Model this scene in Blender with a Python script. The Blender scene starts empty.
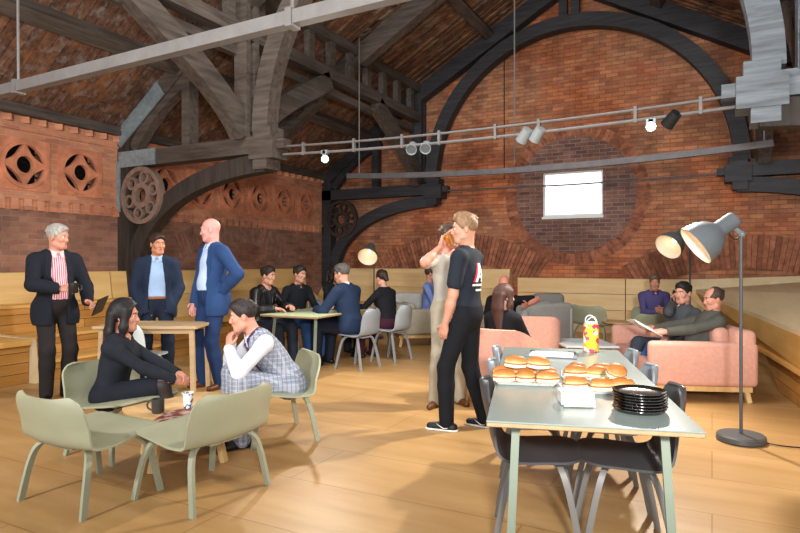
import bpy, bmesh, math, random
import numpy as np
from mathutils import Vector, Matrix
from mathutils.bvhtree import BVHTree
random.seed(7)
S = bpy.context.scene
COL = S.collection
PI = math.pi
V = Vector
# ---------------------------------------------------------------- camera model of the photograph (800 x 533, f = 600 px)
CH, FPX, HOR = 1.38, 600.0, 263.0
TH = math.atan(312 / 600.0)
RX, FX = V((math.cos(TH), math.sin(TH), 0)), V((-math.sin(TH), math.cos(TH), 0))   # view right / view forward on the floor plan

def at(u, v, d):
    """world point seen at pixel (u, v) at depth d"""
    return RX * ((u - 400) / FPX * d) + FX * d + V((0, 0, CH + (HOR - v) / FPX * d))

def atz(u, v, z=0.0):
    return at(u, v, (CH - z) * FPX / (v - HOR))

def atY(u, v, Y):
    t = (u - 400) / FPX
    return at(u, v, Y / (t * RX.y + FX.y))

def head(phi):
    """heading (rotation about z of a +y facing thing); phi: 0 view right, 90 away, 180 left, 270 to the viewer"""
    a = math.radians(phi)
    w = RX * math.cos(a) + FX * math.sin(a)
    return math.atan2(-w.x, w.y)

# ---------------------------------------------------------------- materials
def lin(h):
    h = h.lstrip('#')
    c = [int(h[i:i + 2], 16) / 255 for i in (0, 2, 4)]
    return tuple(x / 12.92 if x <= .04045 else ((x + .055) / 1.055) ** 2.4 for x in c) + (1,)

MATS = {}
class NT:
    def __init__(s, name):
        s.m = bpy.data.materials.new(name); s.m.use_nodes = True
        s.t = s.m.node_tree; s.b = s.t.nodes['Principled BSDF']; s.l = s.t.links
    def n(s, ty, **kw):
        nd = s.t.nodes.new(ty)
        for k, v in kw.items():
            if k in nd.inputs: 
                i = nd.inputs[k]
                if hasattr(v, 'outputs'): s.l.new(v.outputs[0], i)
                elif hasattr(v, 'is_linked'): s.l.new(v, i)
                else: i.default_value = v
            else: setattr(nd, k, v)
        return nd
    def link(s, a, b): s.l.new(a, b)
    def coord(s, swz=None, scale=None, rot=None):
        tc = s.n('ShaderNodeTexCoord').outputs['Object']
        if swz:
            sp = s.n('ShaderNodeSeparateXYZ'); s.link(tc, sp.inputs[0])
            cb = s.n('ShaderNodeCombineXYZ')
            for i, a in enumerate(swz):
                if a in 'XYZ': s.link(sp.outputs[a], cb.inputs[i])
            tc = cb.outputs[0]
        if scale or rot:
            mp = s.n('ShaderNodeMapping'); s.link(tc, mp.inputs[0])
            if scale: mp.inputs['Scale'].default_value = scale
            if rot: mp.inputs['Rotation'].default_value = rot
            tc = mp.outputs[0]
        return tc
    def noise(s, co, scale, detail=4, rough=.55):
        nd = s.n('ShaderNodeTexNoise'); s.link(co, nd.inputs['Vector'])
        nd.inputs['Scale'].default_value = scale; nd.inputs['Detail'].default_value = detail; nd.inputs['Roughness'].default_value = rough
        return nd.outputs[0]
    def ramp(s, fac, stops):
        nd = s.n('ShaderNodeValToRGB'); s.link(fac, nd.inputs[0])
        el = nd.color_ramp.elements
        while len(el) < len(stops): el.new(.5)
        for e, (p, c) in zip(el, stops): e.position = p; e.color = c if len(c) == 4 else (*c, 1)
        return nd.outputs[0]
    def mix(s, a, b, fac=1.0, mode='MULTIPLY'):
        nd = s.n('ShaderNodeMix', data_type='RGBA', blend_type=mode)
        for v, i in ((fac, 0), (a, 6), (b, 7)):
            if hasattr(v, 'is_linked'): s.link(v, nd.inputs[i])
            else: nd.inputs[i].default_value = v
        return nd.outputs[2]
    def bump(s, hgt, strength=.3, dist=.01):
        nd = s.n('ShaderNodeBump'); s.link(hgt, nd.inputs['Height'])
        nd.inputs['Strength'].default_value = strength; nd.inputs['Distance'].default_value = dist
        s.link(nd.outputs[0], s.b.inputs['Normal'])
    def out(s, col, rough=.6, metal=0, spec=.4):
        if hasattr(col, 'is_linked'): s.link(col, s.b.inputs['Base Color'])
        else: s.b.inputs['Base Color'].default_value = col
        s.b.inputs['Roughness'].default_value = rough; s.b.inputs['Metallic'].default_value = metal
        s.b.inputs['Specular IOR Level'].default_value = spec
        return s.m

def plain(name, hx, rough=.55, var=.12, scale=12, metal=0, bump=0, bscale=120, spec=.4):
    if name in MATS: return MATS[name]
    t = NT(name); co = t.coord()
    n = t.noise(co, scale)
    c = lin(hx)
    col = t.mix(c, t.ramp(n, [(.3, (1 - var,) * 3), (.7, (1 + var * .4,) * 3)]))
    if bump: t.bump(t.noise(co, bscale, 2), bump, .004)
    MATS[name] = t.out(col, rough, metal, spec); return MATS[name]

def wood(name, a, b, axis='X', plank=None, rough=.5, stretch=14, fine=26, bump=.15, seam='#3a2a18', tint=.25, weather=None):
    """grain runs along axis; plank = (board width axis, board width, board length)"""
    if name in MATS: return MATS[name]
    t = NT(name)
    sc = [fine if c != axis else fine / stretch for c in 'XYZ']
    co = t.coord(scale=sc)
    n = t.noise(co, 1.0, 6, .6)
    col = t.ramp(n, [(.32, lin(a)), (.68, lin(b))])
    if plank:
        wa, w, L = plank
        bt = t.n('ShaderNodeTexBrick'); t.link(t.coord(swz=axis + wa + '0'), bt.inputs['Vector'])
        bt.inputs['Scale'].default_value = 1; bt.inputs['Brick Width'].default_value = L; bt.inputs['Row Height'].default_value = w
        bt.inputs['Mortar Size'].default_value = min(.004, w * .03); bt.inputs['Color1'].default_value = (1 - tint, 1 - tint, 1 - tint, 1)
        bt.inputs['Color2'].default_value = (1.0, 1.0, 1.0, 1); bt.inputs['Mortar'].default_value = lin(seam)
        bt.offset = .37
        col = t.mix(col, bt.outputs[0])
    if weather:
        c2 = t.coord(scale=[5 if c != axis else .8 for c in 'XYZ'])
        col = t.mix(col, lin(weather[0]), t.ramp(t.noise(c2, 1.0, 5, .65), [(.5, (0, 0, 0)), (.68, (weather[2],) * 3)]), 'MIX')
        c3 = t.coord(scale=[9 if c != axis else 1.1 for c in 'XYZ'])
        col = t.mix(col, lin(weather[1]), t.ramp(t.noise(c3, 1.0, 5, .65), [(.52, (0, 0, 0)), (.66, (weather[2],) * 3)]), 'MIX')
    t.bump(n, bump, .004)
    MATS[name] = t.out(col, rough); return MATS[name]

def brick(name, swz, c1, c2, mortar, soot, sootamt=.55, bump=.6, warm='#c8703c', warmamt=.5, msize=.007):
    if name in MATS: return MATS[name]
    t = NT(name); co = t.coord(swz=swz)
    wob = t.noise(co, 1.2, 2)
    bt = t.n('ShaderNodeTexBrick'); t.link(co, bt.inputs['Vector'])
    for k, v in (('Scale', 1), ('Brick Width', .235), ('Row Height', .078), ('Mortar Size', msize), ('Mortar Smooth', .25), ('Bias', -.1)):
        bt.inputs[k].default_value = v
    bt.inputs['Color1'].default_value = lin(c1); bt.inputs['Color2'].default_value = lin(c2); bt.inputs['Mortar'].default_value = lin(mortar)
    col = bt.outputs[0]
    # every brick its own tone: cells of noise stretched like bricks
    cell = t.n('ShaderNodeTexVoronoi'); t.link(t.coord(swz=swz, scale=(4.2, 12.8, 1)), cell.inputs['Vector']); cell.inputs['Scale'].default_value = 1
    col = t.mix(col, t.ramp(cell.outputs['Color'], [(.1, (.55, .55, .58)), (.5, (1, 1, 1)), (.95, (1.28, 1.15, 1.05))]), .4)
    n1 = t.noise(co, .55, 5, .6)
    col = t.mix(col, t.mix(col, lin(warm), 1.0, 'OVERLAY'), t.ramp(n1, [(.45, (0, 0, 0)), (.62, (warmamt,) * 3)]), 'MIX')
    n2 = t.noise(co, .9, 6, .65)
    col = t.mix(col, t.mix(col, lin(soot)), t.ramp(n2, [(.42, (0, 0, 0)), (.66, (sootamt,) * 3)]), 'MIX')
    h = t.mix(bt.outputs['Fac'], t.noise(co, 60, 3), .3, 'MIX')
    inv = t.n('ShaderNodeInvert'); t.link(h, inv.inputs['Color'])
    t.bump(inv.outputs[0], bump, .012)
    MATS[name] = t.out(col, .85, 0, .2); return MATS[name]

def glow(name, hx, strength):
    if name in MATS: return MATS[name]
    m = bpy.data.materials.new(name); m.use_nodes = True
    b = m.node_tree.nodes['Principled BSDF']
    b.inputs['Base Color'].default_value = lin(hx); b.inputs['Emission Color'].default_value = lin(hx); b.inputs['Emission Strength'].default_value = strength
    MATS[name] = m; return m

def glassy(name, hx='#ffffff', rough=.02, trans=1.0, ior=1.45):
    if name in MATS: return MATS[name]
    m = bpy.data.materials.new(name); m.use_nodes = True
    b = m.node_tree.nodes['Principled BSDF']
    b.inputs['Base Color'].default_value = lin(hx); b.inputs['Transmission Weight'].default_value = trans
    b.inputs['Roughness'].default_value = rough; b.inputs['IOR'].default_value = ior
    MATS[name] = m; return m

# ---------------------------------------------------------------- mesh builder
def rotz(a): return Matrix.Rotation(a, 3, 'Z')

class MB:
    def __init__(s): s.v = []; s.f = []; s.mi = []; s.cur = 0
    def add(s, vs, fs):
        b = len(s.v); s.v += [tuple(p) for p in vs]
        for f in fs: s.f.append([b + i for i in f]); s.mi.append(s.cur)
        return s
    def box(s, c, sz, R=None):
        c = V(c); q = []
        for dz in (-.5, .5):
            for dx, dy in ((-.5, -.5), (.5, -.5), (.5, .5), (-.5, .5)):
                p = V((dx * sz[0], dy * sz[1], dz * sz[2]))
                q.append(c + (R @ p if R else p))
        return s.add(q, [(3, 2, 1, 0), (4, 5, 6, 7), (0, 1, 5, 4), (1, 2, 6, 5), (2, 3, 7, 6), (3, 0, 4, 7)])
    def span(s, lo, hi):
        lo, hi = V(lo), V(hi); return s.box((lo + hi) / 2, [abs(x) for x in (hi - lo)])
    def beam(s, p0, p1, w, h, up=(0, 0, 1)):
        p0, p1 = V(p0), V(p1); t = (p1 - p0).normalized(); up = V(up)
        sd = t.cross(up).normalized(); n = sd.cross(t)
        R = Matrix((sd, t, n)).transposed()
        return s.box((p0 + p1) / 2, (w, (p1 - p0).length, h), R)
    def rbox(s, c, sz, r=.03, R=None, seg=3):
        bm = bmesh.new(); bmesh.ops.create_cube(bm, size=1)
        for v in bm.verts: v.co = V((v.co.x * sz[0], v.co.y * sz[1], v.co.z * sz[2]))
        bmesh.ops.bevel(bm, geom=list(bm.edges), offset=min(r, min(sz) * .49), segments=seg, profile=.5, affect='EDGES')
        bm.verts.index_update(); c = V(c)
        s.add([c + (R @ v.co if R else v.co) for v in bm.verts], [[v.index for v in f.verts] for f in bm.faces]); bm.free()
        return s
    def tube(s, pts, r, n=10, cap=True):
        pts = [V(p) for p in pts]; m = len(pts)
        rs = r if isinstance(r, (list, tuple)) else [r] * m
        t0 = (pts[1] - pts[0]).normalized()
        a = t0.orthogonal().normalized(); vs = []
        for i, p in enumerate(pts):
            t = (pts[min(i + 1, m - 1)] - pts[max(i - 1, 0)]).normalized()
            a = (a - t * a.dot(t)).normalized(); b = t.cross(a)
            vs += [p + (a * math.cos(2 * PI * k / n) + b * math.sin(2 * PI * k / n)) * rs[i] for k in range(n)]
        fs = [(i * n + k, i * n + (k + 1) % n, (i + 1) * n + (k + 1) % n, (i + 1) * n + k) for i in range(m - 1) for k in range(n)]
        if cap: fs += [tuple(range(n))[::-1], tuple(range((m - 1) * n, m * n))]
        return s.add(vs, fs)
    def lathe(s, prof, n=24, o=(0, 0, 0), R=None, cap=False):
        o = V(o); vs = []
        for r, z in prof:
            for k in range(n):
                p = V((r * math.cos(2 * PI * k / n), r * math.sin(2 * PI * k / n), z)); vs.append(o + (R @ p if R else p))
        m = len(prof)
        fs = [(i * n + k, i * n + (k + 1) % n, (i + 1) * n + (k + 1) % n, (i + 1) * n + k) for i in range(m - 1) for k in range(n)]
        if cap: fs += [tuple(range(n))[::-1], tuple(range((m - 1) * n, m * n))]
        return s.add(vs, fs)
    def ball(s, c, r, n=12, R=None):
        r = r if isinstance(r, (list, tuple)) else (r, r, r); c = V(c); vs = []; m = max(4, n // 2)
        for i in range(m + 1):
            a = PI * i / m
            for k in range(n):
                b = 2 * PI * k / n
                p = V((r[0] * math.sin(a) * math.cos(b), r[1] * math.sin(a) * math.sin(b), -r[2] * math.cos(a)))
                vs.append(c + (R @ p if R else p))
        return s.add(vs, [(i * n + k, i * n + (k + 1) % n, (i + 1) * n + (k + 1) % n, (i + 1) * n + k) for i in range(m) for k in range(n)])
    def sweep(s, path, bn, w, h, closed=False):
        """rectangular section: w along the fixed direction bn, h across the path"""
        path = [V(p) for p in path]; bn = V(bn).normalized(); m = len(path); vs = []
        hs = h if isinstance(h, (list, tuple)) else [h] * m
        for i, p in enumerate(path):
            if closed: t = path[(i + 1) % m] - path[i - 1]
            else: t = path[min(i + 1, m - 1)] - path[max(i - 1, 0)]
            n = bn.cross(t.normalized()).normalized()
            vs += [p + bn * (w / 2) + n * hs[i] / 2, p - bn * (w / 2) + n * hs[i] / 2, p - bn * (w / 2) - n * hs[i] / 2, p + bn * (w / 2) - n * hs[i] / 2]
        fs = []
        for i in range(m if closed else m - 1):
            j = (i + 1) % m
            fs += [(i * 4 + k, i * 4 + (k + 1) % 4, j * 4 + (k + 1) % 4, j * 4 + k) for k in range(4)]
        if not closed: fs += [(3, 2, 1, 0), tuple(range((m - 1) * 4, m * 4))]
        return s.add(vs, fs)
    def prism(s, poly, th):
        """poly: coplanar 3D points, th: extrusion vector"""
        poly = [V(p) for p in poly]; th = V(th); n = len(poly)
        vs = poly + [p + th for p in poly]
        return s.add(vs, [tuple(range(n))[::-1], tuple(range(n, 2 * n))] + [(i, (i + 1) % n, n + (i + 1) % n, n + i) for i in range(n)])
    def sheet(s, g, th):
        """g: rows of points; thick sheet by normals"""
        nu, nv = len(g), len(g[0]); top = []; bot = []
        for i in range(nu):
            for j in range(nv):
                du = V(g[min(i + 1, nu - 1)][j]) - V(g[max(i - 1, 0)][j]); dv = V(g[i][min(j + 1, nv - 1)]) - V(g[i][max(j - 1, 0)])
                n = du.cross(dv); n = n.normalized() if n.length > 1e-9 else V((0, 0, 1))
                top.append(V(g[i][j]) + n * th / 2); bot.append(V(g[i][j]) - n * th / 2)
        N = nu * nv; I = lambda i, j: i * nv + j; fs = []
        for i in range(nu - 1):
            for j in range(nv - 1):
                q = (I(i, j), I(i + 1, j), I(i + 1, j + 1), I(i, j + 1)); fs.append(q); fs.append(tuple(N + k for k in q[::-1]))
        rim = [I(0, j) for j in range(nv)] + [I(i, nv - 1) for i in range(1, nu)] + [I(nu - 1, j) for j in range(nv - 2, -1, -1)] + [I(i, 0) for i in range(nu - 2, 0, -1)]
        for a, b in zip(rim, rim[1:] + rim[:1]): fs.append((a, b, N + b, N + a))
        return s.add(top + bot, fs)
    def ring(s, ro, ri, z0, z1, n=32, o=(0, 0, 0), R=None, fo=None, fi=None):
        """flat ring between outline ro(theta)/ri(theta) in the local xy plane, thick along local z"""
        o = V(o); vs = []
        for k in range(n):
            a = 2 * PI * k / n; c, si = math.cos(a), math.sin(a)
            A = ro(a) if callable(ro) else ro; B = ri(a) if callable(ri) else ri
            for r, z in ((A, z0), (A, z1), (B, z1), (B, z0)):
                p = V((r * c, r * si, z)); vs.append(o + (R @ p if R else p))
        fs = [(k * 4 + q, k * 4 + (q + 1) % 4, ((k + 1) % n) * 4 + (q + 1) % 4, ((k + 1) % n) * 4 + q) for k in range(n) for q in range(4)]
        return s.add(vs, fs)

def obj(name, mb, mats, parent=None, loc=None, rz=None, smooth=False, ang=38):
    me = bpy.data.meshes.new(name); me.from_pydata([tuple(p) for p in mb.v], [], mb.f)
    mats = mats if isinstance(mats, (list, tuple)) else [mats]
    for m in mats: me.materials.append(m)
    if len(mats) > 1: me.polygons.foreach_set('material_index', mb.mi)
    bm = bmesh.new(); bm.from_mesh(me); bmesh.ops.recalc_face_normals(bm, faces=bm.faces); bm.to_mesh(me); bm.free()
    if smooth:
        me.polygons.foreach_set('use_smooth', [True] * len(me.polygons)); me.set_sharp_from_angle(angle=math.radians(ang))
    o = bpy.data.objects.new(name, me); COL.objects.link(o)
    if parent: o.parent = parent
    if loc is not None: o.location = loc
    if rz is not None: o.rotation_euler = (0, 0, rz)
    return o

def tag(o, label, cat, group=None):
    o['label'] = label; o['category'] = cat
    if group: o['group'] = group
    return o

def thing(name, label, cat, loc=(0, 0, 0), rz=0, group=None):
    o = bpy.data.objects.new(name, None); COL.objects.link(o); o.location = loc; o.rotation_euler = (0, 0, rz); o.empty_display_size = .1
    return tag(o, label, cat, group)

def struct(o): o['kind'] = 'structure'; return o

def dup(root, loc, rz=None, label=None, group=None):
    r = root.copy(); COL.objects.link(r); r.location = loc
    if rz is not None: r.rotation_euler = (0, 0, rz)
    if label: r['label'] = label
    if group: r['group'] = group
    for ch in list(root.children):
        c = ch.copy(); COL.objects.link(c); c.parent = r
        for g in ch.children:
            d = g.copy(); COL.objects.link(d); d.parent = c
    return r

def arc(c, r, a0, a1, n, y=0):
    """points of an arc in a plane of constant Y; c = (X, Z), degrees"""
    out = []
    for i in range(n + 1):
        a = math.radians(a0 + (a1 - a0) * i / n); rx, rz_ = r if isinstance(r, tuple) else (r, r)
        out.append(V((c[0] + rx * math.cos(a), y, c[1] + rz_ * math.sin(a))))
    return out

def bez(p0, p1, p2, p3, n=12):
    p0, p1, p2, p3 = map(V, (p0, p1, p2, p3))
    return [p0 * (1 - t) ** 3 + p1 * 3 * t * (1 - t) ** 2 + p2 * 3 * t * t * (1 - t) + p3 * t ** 3 for t in [i / n for i in range(n + 1)]]
# ---------------------------------------------------------------- the hall: levels and lines
XL, XR, YB, YF = -8.5, 3.4, 12.5, -1.5          # side walls, gable wall, open end behind the photographer
XG, XH, XC = -5.9, .8, -2.55                    # left / right lattice girder, middle of the nave
ZE, ZG, ZR = 3.5, 5.4, 7.3                      # eaves, girder top, ridge
T1, TM, T2 = 6.6, 9.6, 12.3                     # near truss, middle rafters, gable truss
def roofz(x):
    if x < XG: return ZE + (x - XL) / (XG - XL) * (ZG - ZE)
    if x < XC: return ZG + (x - XG) / (XC - XG) * (ZR - ZG)
    if x < XH: return ZR - (x - XC) / (XH - XC) * (ZR - ZG)
    return ZG - (x - XH) / (XR - XH) * (ZG - ZE)
RXZ = Matrix(((1, 0, 0), (0, 0, -1), (0, 1, 0)))          # local xy -> world XZ, local z -> -Y (out of the gable wall)
RYZ = Matrix(((0, 0, 1), (1, 0, 0), (0, 1, 0)))           # local xy -> world YZ, local z -> +X (out of the left wall)

m_brick_b = brick('gable_brick', 'XZ0', '#c08862', '#9a6750', '#86695c', '#66504c', .6, warm='#c98a58', warmamt=.5)
m_brick_in = brick('infill_brick', 'XZ0', '#8f6a5c', '#6c4e4a', '#968a84', '#5d5050', .5, warmamt=.15)
m_brick_l = brick('side_brick', 'YZ0', '#a87b65', '#886354', '#938278', '#75605a', .5, warmamt=.15)
m_brick_lt = brick('side_brick_top', 'YZ0', '#d3946f', '#bd8064', '#c39f8c', '#a37c6a', .35, warmamt=.12)
m_terra = plain('terracotta', '#cf8664', .8, .35, 5, bump=.2, bscale=40)
m_fan = plain('fan_brick', '#a4684d', .85, .55, 9, bump=.3, bscale=70)
m_fan2 = plain('fan_brick_dark', '#8c563f', .85, .55, 9, bump=.3, bscale=70)
m_fan3 = plain('side_fan_brick', '#9a7060', .85, .4, 9, bump=.3, bscale=70)
m_fan4 = plain('side_fan_brick_dark', '#8a6757', .85, .4, 9, bump=.3, bscale=70)
m_void = plain('dark_void', '#191614', .9, .3, 20)
m_timber = wood('roof_timber', '#3a332e', '#5e554e', 'Y', None, .7, 10, 18, .3)
m_timber_x = wood('truss_timber', '#3d352f', '#5f554d', 'X', None, .7, 10, 18, .3)
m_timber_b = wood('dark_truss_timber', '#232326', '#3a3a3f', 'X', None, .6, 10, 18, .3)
m_slate = wood('slate_grey_timber', '#4c5258', '#737b82', 'X', None, .6, 10, 18, .3)
m_board = wood('roof_boards', '#4b372c', '#8a5f42', 'X', ('Y', .17, 3.1), .75, 9, 20, .5, '#0f0b08', .5, ('#a8723f', '#8f8274', .6))
m_board_a = wood('aisle_roof_boards', '#50382f', '#86604a', 'X', ('Y', .15, 2.7), .75, 9, 20, .5, '#15100c', .45, ('#a06a3e', '#8d8782', .6))
m_steel = plain('galvanised_strap', '#93a2a8', .5, .25, 14, .35, .2)
m_bar = plain('grey_painted_steel', '#706c6a', .5, .15, 10, .1)
m_bar_d = plain('dark_grey_steel', '#5d5a5c', .5, .2, 10, .2)
m_iron = plain('rusty_cast_iron', '#8a7366', .7, .3, 14, .2, .3, 60)
m_iron_d = plain('dark_cast_iron', '#40342f', .7, .3, 14, .2, .3, 60)
m_floor = wood('floor_boards', '#a9814e', '#bd9663', 'X', ('Y', .62, 2.4), .4, 7, 5, .03, '#cfc2ae', .08)
m_oak = wood('bench_plywood', '#d3a968', '#e3c184', 'Y', None, .5, 9, 7, .04)
m_oak_x = wood('cladding_plywood', '#d6b078', '#e6c996', 'X', None, .5, 9, 7, .04)
m_oak_dark = wood('bench_plank', '#b9803a', '#d09a50', 'Y', ('Z', .12, 1.9), .5, 9, 12, .06, '#6b4318', .3)
m_oak_light = wood('pale_plywood', '#cbb48c', '#dcc7a0', 'Y', None, .5, 9, 5, .04)

# ---- floor
o = struct(obj('floor', MB().span((XL - .3, YF, -.12), (XR + .3, YB + .2, 0)), m_floor))

# ---- gable wall with its window opening
W0, W1, WZ0, WZ1 = -3.14, -1.93, 2.34, 3.26
wb = MB()
def gab(x0, x1, z0=0):
    xs = [x0] + [x for x in (XG, XC, XH) if x0 < x < x1] + [x1]
    return [V((x0, YB, z0)), V((x1, YB, z0))] + [V((x, YB, roofz(x) + .05)) for x in xs[::-1]]
for x0, x1, z0 in ((XL - .3, W0, 0), (W1, XR + .3, 0), (W0, W1, WZ1)): wb.prism(gab(x0, x1, z0), (0, .35, 0))
wb.span((W0, YB, 0), (W1, YB + .35, WZ0))
wall_back = struct(obj('wall_back', wb, m_brick_b))
# round blocked opening about the window, with its ring of bricks on end
cx, cz, cr = -2.5, 2.77, 1.2
def rect_r(a):
    c, s_ = math.cos(a), math.sin(a); best = 9
    for lim, comp in ((W1 - cx, c), (W0 - cx, c), (WZ1 - cz, s_), (WZ0 - cz, s_)):
        if abs(comp) > 1e-6 and lim / comp > 0: best = min(best, lim / comp)
    return best
obj('blocked_circle', MB().ring(cr, rect_r, -.02, .012, 160, (cx, YB, cz), RXZ), m_brick_in, wall_back)
def fan(c, r0, r1, a0, a1, step, R, proud=.03, gap=.12):
    ms = (MB(), MB())
    n = max(4, int(round((a1 - a0) / step)))
    for i in range(n):
        b0 = math.radians(a0 + (a1 - a0) * (i + gap / 2) / n); b1 = math.radians(a0 + (a1 - a0) * (i + 1 - gap / 2) / n)
        k = 1 if random.random() < .4 else 0
        rr = [r0, r0 + (r1 - r0) * random.choice((.36, .5, .64)), r1] if r1 - r0 > .3 else [r0, r1]
        for q in range(len(rr) - 1):
            ra, rb = rr[q] + .006, rr[q + 1] - .006
            P = [(ra, b0), (ra, b1), (rb, b1), (rb, b0)]
            vs = [V(c) + R @ V((r * math.cos(b), r * math.sin(b), z)) for z in (-.02, proud + random.uniform(-.004, .004)) for r, b in P]
            ms[k].add(vs, [(3, 2, 1, 0), (4, 5, 6, 7), (0, 1, 5, 4), (1, 2, 6, 5), (2, 3, 7, 6), (3, 0, 4, 7)])
    m = MB(); m.add(ms[0].v, ms[0].f); m.cur = 1; m.add(ms[1].v, ms[1].f)
    return m
obj('brick_ring', fan((cx, YB, cz), cr, cr + .24, 0, 360, 3.7, RXZ, .008), [m_fan, m_fan2], wall_back)
obj('brick_arch', fan((.5, YB, -2.05), 3.34, 3.95, 58, 122, 1.35, RXZ, .05), [m_fan, m_fan2], wall_back)
obj('brick_arch', fan((-5.1, YB, -1.9), 3.3, 3.95, 58, 122, 1.35, RXZ, .03), [m_fan, m_fan2], wall_back)
# window
wf = MB(); fr = .045
for lo, hi in (((W0, YB + .05, WZ0), (W0 + fr, YB + .13, WZ1)), ((W1 - fr, YB + .05, WZ0), (W1, YB + .13, WZ1)), ((W0 + fr, YB + .05, WZ0), (W1 - fr, YB + .13, WZ0 + fr)), ((W0 + fr, YB + .05, WZ1 - fr), (W1 - fr, YB + .13, WZ1))): wf.span(lo, hi)
m_wframe = plain('white_window_frame', '#d7d9d8', .4, .05)
win = struct(obj('window_1', wf, m_wframe))
obj('window_pane', MB().span((W0 + fr, YB + .085, WZ0 + fr), (W1 - fr, YB + .095, WZ1 - fr)), glow('window_sky', '#ffffff', 1.6), win)
obj('window_sill', MB().span((W0 - .01, YB - .03, WZ0 - .05), (W1 + .01, YB + .13, WZ0)), m_wframe, win)
# cladding along the right half of the gable wall
clad = MB()
for r, (z0, z1) in enumerate(((0, .18), (.19, .44), (.45, .76), (.77, 1.07))):
    for x0, x1 in ((-3.65, -1.5), (-1.49, .1), (.11, 2.2)): clad.span((x0, YB - .08, z0), (x1 - .008, YB, z1))
struct(obj('trim_1', clad, m_oak_x))

# ---- left wall: brick below, dentil course, terracotta band with quatrefoil vents
vents = [2.48, 3.32, 4.16, 5.0, 5.84, 7.42, 8.25, 9.08, 9.91, 10.74, 11.57]
VZ, VR = 2.75, .33
wl = MB(); wl.cur = 0
wl.span((XL - .35, YF, 0), (XL, YB + .3, 2.12))
wl.cur = 1
wl.span((XL - .35, YF, 2.12), (XL, YB + .3, VZ - VR - .02)); wl.span((XL - .35, YF, VZ + VR + .02), (XL, YB + .3, ZE + .02))
ys = [YF] + [y for v in vents for y in (v - VR - .02, v + VR + .02)] + [YB + .3]
for a, b in zip(ys[::2], ys[1::2]): wl.span((XL - .35, a, VZ - VR - .02), (XL, b, VZ + VR + .02))
wl.span((XL, YF, 2.27), (XL + .035, YB, 2.31)); wl.span((XL, YF, 3.22), (XL + .03, YB, 3.25))
y = YF
while y < YB - .1:
    wl.span((XL, y, 2.12), (XL + .04, y + .105, 2.27)); y += .18
y = YF + .05
while y < YB - .1:        # bricks laid corner-out under the eaves
    wl.box((XL, y, 3.37), (.1, .1, .09), rotz(PI / 4)); y += .24
wall_left = struct(obj('wall_left', wl, [m_brick_l, m_brick_lt]))
def quatrefoil(yc):
    m = MB(); sq = lambda a: (VR + .03) / max(abs(math.cos(a)), abs(math.sin(a)))
    dia = lambda a: (VR-.01) / (abs(math.cos(a)) + abs(math.sin(a))) ** 1.75
    o_ = (XL - .06, yc, VZ)
    m.ring(sq, VR - .03, 0, .075, 64, o_, RYZ)
    m.ring(VR - .0, VR - .055, .03, .095, 64, o_, RYZ)
    m.ring(dia, .118, .01, .075, 64, o_, RYZ)
    m.ring(.15, .118, .06, .09, 48, o_, RYZ)
    return m
for yc in vents:
    q = obj('quatrefoil_vent', quatrefoil(yc), m_terra, wall_left)
    lv = MB().span((XL - .34, yc - VR, VZ - VR), (XL - .3, yc + VR, VZ + VR))
    for k in range(8): lv.box((XL - .26, yc, VZ - VR + .04 + k * .083), (.05, 2 * VR, .012), Matrix.Rotation(.5, 3, 'Y'))
    obj('dark_louvre', lv, m_void, q)
obj('brick_arch', fan((XL, 2.7, -1.15), 3.0, 3.5, 62, 118, 1.5, RYZ, .015), [m_fan3, m_fan4], wall_left)
obj('brick_arch', fan((XL, 9.2, -1.1), 2.9, 3.35, 62, 118, 1.5, RYZ, .015), [m_fan3, m_fan4], wall_left)
# ---- right wall (outside the frame)
struct(obj('wall_right', MB().span((XR, 4.5, 0), (XR + .3, YB + .3, ZE)), m_brick_l))

# ---- roof boarding
rf = MB()
def slope(m, x0, x1, y0, y1, th=.06):
    m.prism([(x0, y0, roofz(x0 + 1e-6) if x0 != XH else ZG), (x1, y0, roofz(x1 - 1e-6)), (x1, y1, roofz(x1 - 1e-6)), (x0, y1, roofz(x0 + 1e-6))], (0, 0, th))
slope(rf, XG, XC, YF, YB); slope(rf, XC, XH, YF, YB)
# batten edges showing on the nave slopes
for sx in (-1, 1):
    for k in range(70):
        y = YF + .1 + k * .2 + random.uniform(-.05, .05)
        if y > YB - .15: break
        xa, xb = (XG + .02, XC) if sx < 0 else (XC, XH - .02)
        za, zb = roofz(xa), roofz(xb)
        if random.random() < .75: rf.beam((xa, y, za - .02), (xb, y, zb - .02), random.choice((.05, .08, .1)), .035, (0, 0, 1))
ceil = struct(obj('ceiling', rf, m_board))
ra = MB(); slope(ra, XL - .3, XG, YF, YB); slope(ra, XH, XR + .3, YF, YB)
obj('aisle_boarding', ra, m_board_a, ceil)
ev = MB().span((XL - .02, YF, 3.42), (XL + .12, YB, 3.56))
obj('eaves_plate', ev, m_timber, ceil)

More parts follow.
